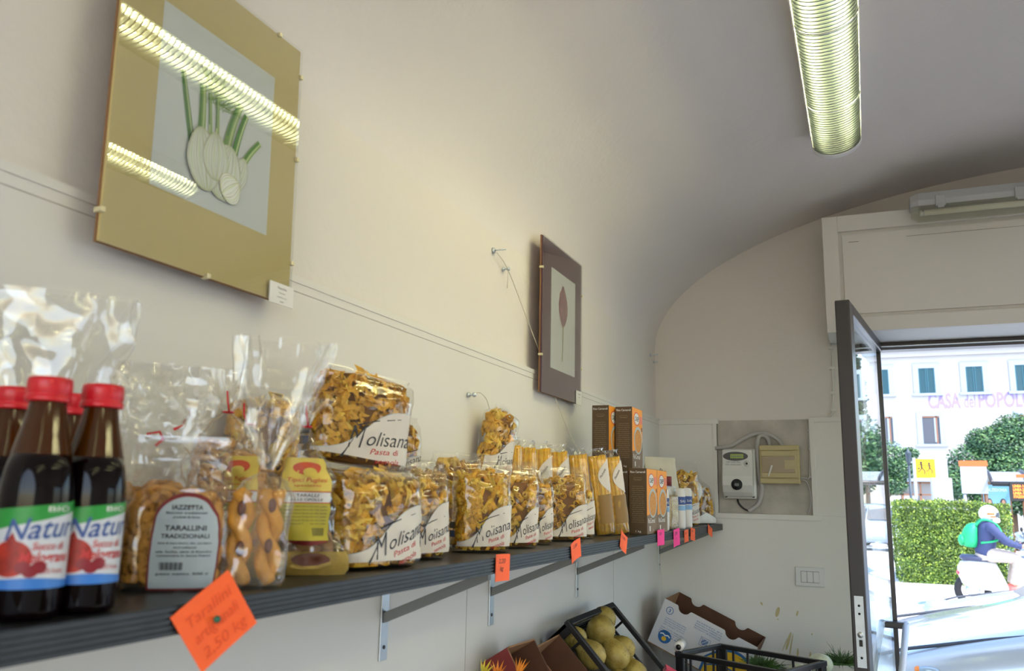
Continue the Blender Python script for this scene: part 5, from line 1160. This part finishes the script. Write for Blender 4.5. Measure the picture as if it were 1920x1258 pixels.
on_pole('road_sign', 'yellow square children crossing sign on a slim pole above the hedge', 'road sign', .985, 21, 0, f_yellow, .035, 2.5)
def f_arrow(t):
    b = MB(); b.box((-.10, -.05, 2.05), (.14, -.03, 2.45), 'sign_back'); b.build('sign_back_plate', t, .005); b = MB(); b.tube([(.12, 0, 0), (.12, 0, 2.5)], .04, 'pole_grey', 10); b.build('pole', t)
on_pole('road_sign', 'grey backs of road signs on a double pole right of the yellow sign', 'road sign', 1.53, 21.5, 0, f_arrow, .04, 2.5)
def f_lantern(t):
    b = MB(); b.lathe([(.03, 2.6), (.06, 2.72), (.09, 2.95), (.10, 2.97), (.02, 3.07), (.01, 3.14)], 'lantern_dark', 6); b.build('lantern', t)
on_pole('street_lamp', 'dark old style street lantern left of the yellow sign', 'street lamp', 1.17, 28, 0, f_lantern, .035, 2.6, 'lantern_dark')
t = thing('advert_totem', 'white framed street panel standing just right of the yellow sign', 'street panel', (1.28, 19.6+1.2, G)); b = MB(); b.box((0, -.08, 0), (.42, .08, 2.05), 'pole_grey'); b.build('frame', t, .02); b = MB(); b.box((.05, -.085, .4), (.38, -.078, 1.95), 'sign_white'); b.build('panel', t)
def f_notice(t):
    b = MB(); b.box((0, -.05, 1.72), (.50, .05, 2.32), 'sign_white'); b.box((-.02, -.06, 2.30), (.52, .06, 2.42), 'sign_orange'); b.box((.04, -.055, 1.78), (.46, -.05, 2.26), 'ad_pale' if 'ad_pale' in MATS else mat('ad_pale', (.40, .42, .44), .5) and 'ad_pale'); b.build('notice_panel', t, .01)
    b = MB(); b.tube([(.45, 0, 0), (.45, 0, 1.8)], .04, 'brown_frame', 10); b.build('pole', t)
on_pole('bus_stop_sign', 'white bus stop panel with an orange top edge', 'bus stop sign', 1.87, 20.7, 0, f_notice, .035, 1.75, px=.05)
t = thing('bus_shelter', 'bus shelter with an arched glass roof behind the hedge', 'bus shelter', (2.42, 20.6, G))
b = MB(); film('shelter_glass', tint=(.55, .75, .9), haze=.25, bump=0, rough=.05)
b.rings([[(x, -.2+1.6*k/10, 1.93+.28*math.sin(PI*k/10)) for k in range(11)] for x in (0, 3.4)], 'shelter_glass', close=False); b.build('roof', t)
b = MB()
for x in (0, .65, 1.7, 2.5, 3.4): b.tube([(x, -.2+1.6*k/10, 1.94+.29*math.sin(PI*k/10)) for k in range(11)], .035, 'dark_metal', 8)
b.tube([(0, -.2, 1.93), (3.4, -.2, 1.93)], .05, 'dark_metal', 8); b.build('roof_frame', t)
for x in (.05, 1.3, 3.3): b = MB(); b.box((x-.04, .9, 0), (x+.04, 1.0, 2.0), 'brown_frame'); b.build('post', t)
b = MB(); b.box((.45, -.22, 2.06), (.80, -.17, 2.13), 'sign_orange'); b.build('roof_lamp', t)
t = thing('advert_board', 'blue fashion advert panel with white lettering in the bus shelter', 'advert', (2.27, 21.0, G))
b = MB(); b.box((0, 0, .5), (.56, .06, 1.95), 'brown_frame'); b.build('frame', t); b = MB(); f = onXZ(0, -.004, 0); patch(b, f, .03, .53, .55, 1.92, 'ad_blue', 1, 1)
write(b, 'CALZEDONIA', .09, 'text_white', onXZ(0, -.008, 0), u0=.28, v0=1.78, width=.42, bold=.01)
for u in (.14, .40): disc(b, onXZ(0, -.007, 0), u, 1.53, .060, .10, 'hair_dark', 16); disc(b, onXZ(0, -.009, 0), u+.008, 1.55, .034, .055, 'skin', 16); disc(b, onXZ(0, -.006, 0), u, 1.22, .085, .24, 'skin', 16)
b.build('poster', t)
t = thing('display_board', 'dark electronic bus board with glowing orange text lines', 'electronic sign', (2.73, 20.3, G))
b = MB(); b.box((0, 0, 1.58), (.50, .10, 1.97), 'black'); b.tube([(.25, .05, 0), (.25, .05, 1.6)], .05, 'brown_frame', 10); b.build('case', t)
b = MB()
for k in range(4): write(b, ['LINEA 14  3 MIN', 'LINEA 22  8 MIN', 'LINEA 7  12 MIN', 'STAZIONE 15 MIN'][k], .075, 'led_orange', onXZ(0, -.004, 0), u0=.25, v0=1.86-.072*k, width=.40, bold=.03)
b.build('display_text', t)

# --- scooter and rider, local x forward (to the right), origin on the road
RX, RY = 1.57, 14.5
t = thing('scooter', 'white scooter with a dark seat passing in front of the hedge', 'scooter', (RX, RY, G))
b = MB()
def bodyring(x, z0, z1, w): return [(x, w*math.cos(a)*(1 if math.sin(a) > 0 else 1), (z0+z1)/2+(z1-z0)/2*math.sin(a)) for a in [2*PI*k/16 for k in range(16)]]
b.rings([bodyring(x, z0, z1, w) for x, z0, z1, w in [(-.40, .48, .58, .05), (-.36, .34, .66, .12), (-.25, .27, .70, .18), (-.05, .25, .70, .20), (.10, .24, .68, .17), (.20, .22, .45, .14), (.25, .21, .30, .14)]], 'car_white')
b.box((.15, -.15, .20), (.60, .15, .26), 'car_white')
b.rings([bodyring(x, z0, z1, w) for x, z0, z1, w in [(.56, .2, .3, .12), (.62, .25, .80, .17), (.66, .40, .95, .17), (.62, .85, 1.02, .08)]], 'car_white'); b.ball((.72, 0, .40), (.26, .09, .14), 'car_white', 14, 8)
for k in range(5): b.box((-.15+.0, -.205, .42+.022*k), (.02, -.195, .43+.022*k), 'sign_back')
b.build('body', t)
b = MB(); b.rings([bodyring(x, z0, z1, w) for x, z0, z1, w in [(-.36, .70, .74, .08), (-.32, .67, .77, .13), (-.1, .66, .76, .15), (.15, .66, .74, .12), (.22, .66, .70, .07)]], 'leather_navy' if 'leather_navy' in MATS else mat('leather_navy', (.03, .04, .09), .4) and 'leather_navy'); b.build('seat', t)
for x in (-.22, .74): b = MB(); b.tube([(x+.20*math.cos(a), 0, .25+.20*math.sin(a)) for a in [2*PI*k/20 for k in range(21)]], .05, 'tyre', 8); b.tube([(x, -.05, .25), (x, .05, .25)], .10, 'galv', 12); b.build('wheel', t)
b = MB(); b.ball((-.36, 0, .50), (.06, .09, .05), 'tail_red', 10, 8); b.build('tail_light', t)
b = MB(); b.tube([(.47, -.30, .92), (.58, 0, 1.0), (.47, .30, .92)], .016, 'black', 8); b.ball((.62, 0, .98), (.09, .10, .08), 'car_white', 12, 8); b.build('handlebar', t)
b = MB()
for sy in (-1, 1): b.tube([(.55, sy*.2, .98), (.52, sy*.30, 1.12)], .006, 'black', 6); b.ball((.52, sy*.31, 1.14), (.02, .06, .035), 'black', 10, 6)
b.build('mirror', t)
# rider: one continuous skinned body, clothes as slightly larger skins over the same joints
t = thing('person', 'person in navy jacket, beige trousers and white helmet riding the scooter', 'person', (RX, RY, G))
def skinned(name, pts, edges, radii, m, root=0, sub=2):
    me = bpy.data.meshes.new(name); me.from_pydata(pts, edges, []); me.update(); o = bpy.data.objects.new(name, me); C.objects.link(o); o.parent = t
    sk = o.modifiers.new('skin', 'SKIN'); sk.use_smooth_shade = True
    if not me.skin_vertices:
        bm = bmesh.new(); bm.from_mesh(me); bm.verts.layers.skin.verify(); bm.to_mesh(me); bm.free()
    for i, v in enumerate(me.skin_vertices[0].data):
        r = radii[i]; v.radius = r if isinstance(r, tuple) else (r, r); v.use_root = (i == root)
    q = o.modifiers.new('sub', 'SUBSURF'); q.levels = sub; q.render_levels = sub; me.materials.append(MATS[m]); return o
J = dict(pel=(0, 0, .80), sp=(.01, 0, .98), ch=(.04, 0, 1.12), nk=(.06, 0, 1.24), hd=(.08, 0, 1.33), ht=(.08, 0, 1.42))
for sd, k in (('l', 1), ('r', -1)):
    J.update({'sh'+sd: (.06, k*.17, 1.16), 'el'+sd: (.25, k*.24, .97), 'wr'+sd: (.43, k*.25, .91), 'pm'+sd: (.48, k*.25, .92), 'hp'+sd: (.02, k*.09, .78), 'kn'+sd: (.36, k*.15, .73), 'an'+sd: (.30, k*.15, .36), 'to'+sd: (.44, k*.16, .30)})
names = list(J); ix = {n: i for i, n in enumerate(names)}
E_ = [('pel', 'sp'), ('sp', 'ch'), ('ch', 'nk'), ('nk', 'hd'), ('hd', 'ht')]
for sd in 'lr': E_ += [('ch', 'sh'+sd), ('sh'+sd, 'el'+sd), ('el'+sd, 'wr'+sd), ('wr'+sd, 'pm'+sd), ('pel', 'hp'+sd), ('hp'+sd, 'kn'+sd), ('kn'+sd, 'an'+sd), ('an'+sd, 'to'+sd)]
rad = dict(pel=.09, sp=.085, ch=.09, nk=.05, hd=.085, ht=.06, sh=.038, el=.034, wr=.026, pm=.03, hp=.06, kn=.045, an=.033, to=.03)
pts = [J[n] for n in names]; skinned('body', pts, [(ix[a], ix[b_]) for a, b_ in E_], [rad.get(n, rad.get(n[:2], .05)) for n in names], 'skin')
# fingers closing round the grips
for k in (1, -1):
    pts = []; ed = []; rr = []
    for fi in range(4):
        o_ = len(pts); yy = k*(.225+.017*fi); pts += [(.462, yy, .925), (.495, yy, .945), (.512, yy, .928), (.500, yy, .908)]; ed += [(o_, o_+1), (o_+1, o_+2), (o_+2, o_+3)]; rr += [.009, .0085, .008, .007]
    o_ = len(pts); pts += [(.45, k*.215, .915), (.475, k*.205, .900), (.495, k*.21, .902)]; ed += [(o_, o_+1), (o_+1, o_+2)]; rr += [.010, .009, .008]
    for c_ in range(5):
        pass
    b = MB()
    for fi in range(4): yy = k*(.225+.017*fi); b.tube(smooth_pts([(.455, yy, .922), (.492, yy, .945), (.512, yy, .928), (.500, yy, .906)], 4), .0085, 'skin', 8)
    b.tube(smooth_pts([(.445, k*.218, .912), (.472, k*.205, .900), (.498, k*.208, .902)], 4), .0095, 'skin', 8); b.build('fingers', t)
mat('jacket_navy', (.035, .05, .13), .8); mat('trousers_beige', (.42, .36, .31), .85); mat('shoe_red', (.72, .16, .14), .7); mat('pack_green', (.01, .42, .16), .6, var=.25, vscale=8); mat('helmet_white', (.82, .80, .82), .2, coat=.8)
b = MB()
def oval(x, z, dx, wy, tilt=.25, n=20): return [(x+dx*math.cos(a), wy*math.sin(a), z+dx*math.cos(a)*-tilt) for a in [2*PI*k/n for k in range(n)]]
b.rings([oval(-.02, .74, .125, .165), oval(-.015, .80, .14, .172), oval(-.005, .90, .13, .160), oval(.01, 1.0, .135, .165), oval(.03, 1.10, .14, .19), oval(.045, 1.18, .125, .20), oval(.055, 1.225, .095, .15), oval(.062, 1.26, .07, .085)], 'jacket_navy')
for k in (1, -1):
    P_ = smooth_pts([(.045, k*.13, 1.17), (.075, k*.20, 1.15), (.16, k*.235, 1.06), (.25, k*.245, .975), (.34, k*.25, .935), (.425, k*.25, .912)], 5)
    b.tube(P_, [.075-.033*(i/(len(P_)-1))+.006*math.sin(i*1.9) for i in range(len(P_))], 'jacket_navy', 14)
b.build('jacket', t)
b = MB(); b.rings([oval(-.03, .69, .13, .155, 0), oval(-.02, .75, .145, .168, 0), oval(-.01, .80, .135, .16, 0), oval(-.005, .83, .12, .15, 0)], 'trousers_beige')
for k in (1, -1):
    P_ = smooth_pts([(-.02, k*.085, .765), (.12, k*.11, .765), (.26, k*.145, .755), (.355, k*.152, .72), (.365, k*.153, .63), (.335, k*.152, .50), (.305, k*.152, .37)], 5); n_ = len(P_)
    b.tube(P_, [min(.06+.03*i, .112-.057*(i/(n_-1))**.8+.004*math.sin(i*2.3)) for i in range(n_)], 'trousers_beige', 14)
b.build('trousers', t)
for k in (1, -1):
    b = MB(); b.rings([[(x, k*.155+w*math.cos(a), .262+max(0, hh*(.5+.5*math.sin(a)))) for a in [2*PI*q/12 for q in range(12)]] for x, w, hh in [(.24, .03, .05), (.27, .042, .10), (.33, .042, .10), (.40, .045, .065), (.46, .045, .05), (.505, .025, .03)]], 'shoe_red')
    b.box((.245, k*.155-.042, .255), (.49, k*.155+.042, .268), 'bag_white'); b.build('shoe', t)
b = MB(); b.ball((.07, 0, 1.365), (.135, .118, .125), 'helmet_white', 24, 16)
b.rings([[(.07+.13*math.cos(a)*s, .112*math.sin(a)*s, z) for a in [R(-75+150*k/14) for k in range(15)]] for z, s in ((1.235, 1.02), (1.26, 1.12), (1.30, 1.08))], 'helmet_white', close=False)
b.build('helmet', t)
b = MB(); b.add([tuple(Vector((.07, 0, 1.365))+Vector((.137*math.cos(a), -.1195*math.sin(abs(a))*(1 if 1 else 1), 0))+Vector((0, 0, z))) for z in (-.02, .012) for a in [R(60), R(75), R(90), R(105)]], [(0,1,5,4), (1,2,6,5), (2,3,7,6)], 'sign_orange')
b.add([tuple(Vector((.07, 0, 1.365))+Vector((.137*math.cos(a), -.1205*math.sin(a), z))) for z in (-.055, -.032) for a in [R(58), R(72), R(88)]], [(0,1,4,3), (1,2,5,4)], 'sign_orange'); b.build('helmet_stripe', t)
b = MB(); b.rings([[(.085+.128*math.cos(a), .108*math.sin(a), z) for a in [R(-62+124*k/14) for k in range(15)]] for z in (1.315, 1.35, 1.385)], 'car_glass', close=False); b.build('visor', t)
b = MB(); b.ball((.155, .035, 1.335), (.010, .012, .008), 'bag_white', 8, 6); b.ball((.155, -.035, 1.335), (.010, .012, .008), 'bag_white', 8, 6); b.ball((.170, 0, 1.31), (.016, .012, .02), 'skin', 8, 6); b.ball((.162, 0, 1.278), (.008, .022, .006), 'logo_red', 8, 6); b.build('face', t)
t = thing('backpack', 'bright green backpack on the scooter rider\'s back', 'backpack', (RX, RY, G))
b = MB(); b.rings([[(-.20+d*math.cos(a)*(.9 if math.cos(a) > 0 else 1.15)+lx, w*math.sin(a), z) for a in [2*PI*k/24 for k in range(24)]] for z, d, w, lx in [(.865, .05, .08, .02), (.88, .085, .12, .01), (.95, .12, .145, 0), (1.05, .11, .145, .01), (1.14, .095, .13, .03), (1.20, .07, .10, .05), (1.225, .03, .05, .06)]], 'pack_green'); b.build('main_bag', t)
b = MB(); b.ball((-.315, 0, .97), (.05, .11, .085), 'pack_green', 16, 10); b.build('front_pocket', t)
for k in (1, -1): b = MB(); b.tube(smooth_pts([(-.12, k*.09, 1.19), (-.02, k*.125, 1.275), (.13, k*.13, 1.22), (.20, k*.12, 1.08), (.12, k*.15, .98), (-.08, k*.15, .94)]), .017, 'pack_green', 8); b.build('shoulder_strap', t)

# ------------------------------------------------------------------ light, sky, camera
w = bpy.data.worlds.new('World'); S.world = w; w.use_nodes = True; nt = w.node_tree
bg = nt.nodes['Background']; sky = nt.nodes.new('ShaderNodeTexSky'); sky.sky_type = 'NISHITA'; sky.sun_disc = False; sky.sun_elevation = R(52); sky.sun_rotation = R(150); sky.air_density = 1.0; sky.dust_density = 1.5
nt.links.new(sky.outputs[0], bg.inputs['Color']); bg.inputs['Strength'].default_value = SKY
sun = bpy.data.lights.new('sun', 'SUN'); sun.energy = SUN; sun.angle = R(.6); sun.color = (1, .95, .88)
so = bpy.data.objects.new('sun', sun); C.objects.link(so); so.rotation_euler = Vector((-.62, .42, -.95)).to_track_quat('-Z', 'Y').to_euler()
cam = bpy.data.cameras.new('camera'); co = bpy.data.objects.new('camera', cam); C.objects.link(co); S.camera = co
cam.sensor_width = 36; cam.lens = 1564.44/1920*36; cam.clip_end = 500; cam.clip_start = .02
right = Vector((.92196507, .38673861, .02033864)); up = -Vector((-.05399138, .1803624, -.98211727)); fw = Vector((-.38349099, .90437971, .18716838))
co.matrix_world = Matrix(((right.x, up.x, -fw.x, 0), (right.y, up.y, -fw.y, 0), (right.z, up.z, -fw.z, 0), (0, 0, 0, 1)))
cam.dof.use_dof = True; cam.dof.focus_distance = 2.6; cam.dof.aperture_fstop = 6.5
bpy.context.view_layer.update()
for o in C.objects:
    if o.parent is None: o.location.z += EYE
S.view_settings.view_transform = 'Standard'; S.view_settings.look = 'None'; S.view_settings.gamma = 1; S.view_settings.exposure = EXPO
S.cycles.transparent_max_bounces = 32; S.cycles.max_bounces = 10; S.cycles.diffuse_bounces = 5; S.cycles.caustics_reflective = False; S.cycles.caustics_refractive = False
S.cycles.sample_clamp_indirect = 6; S.cycles.use_denoising = True
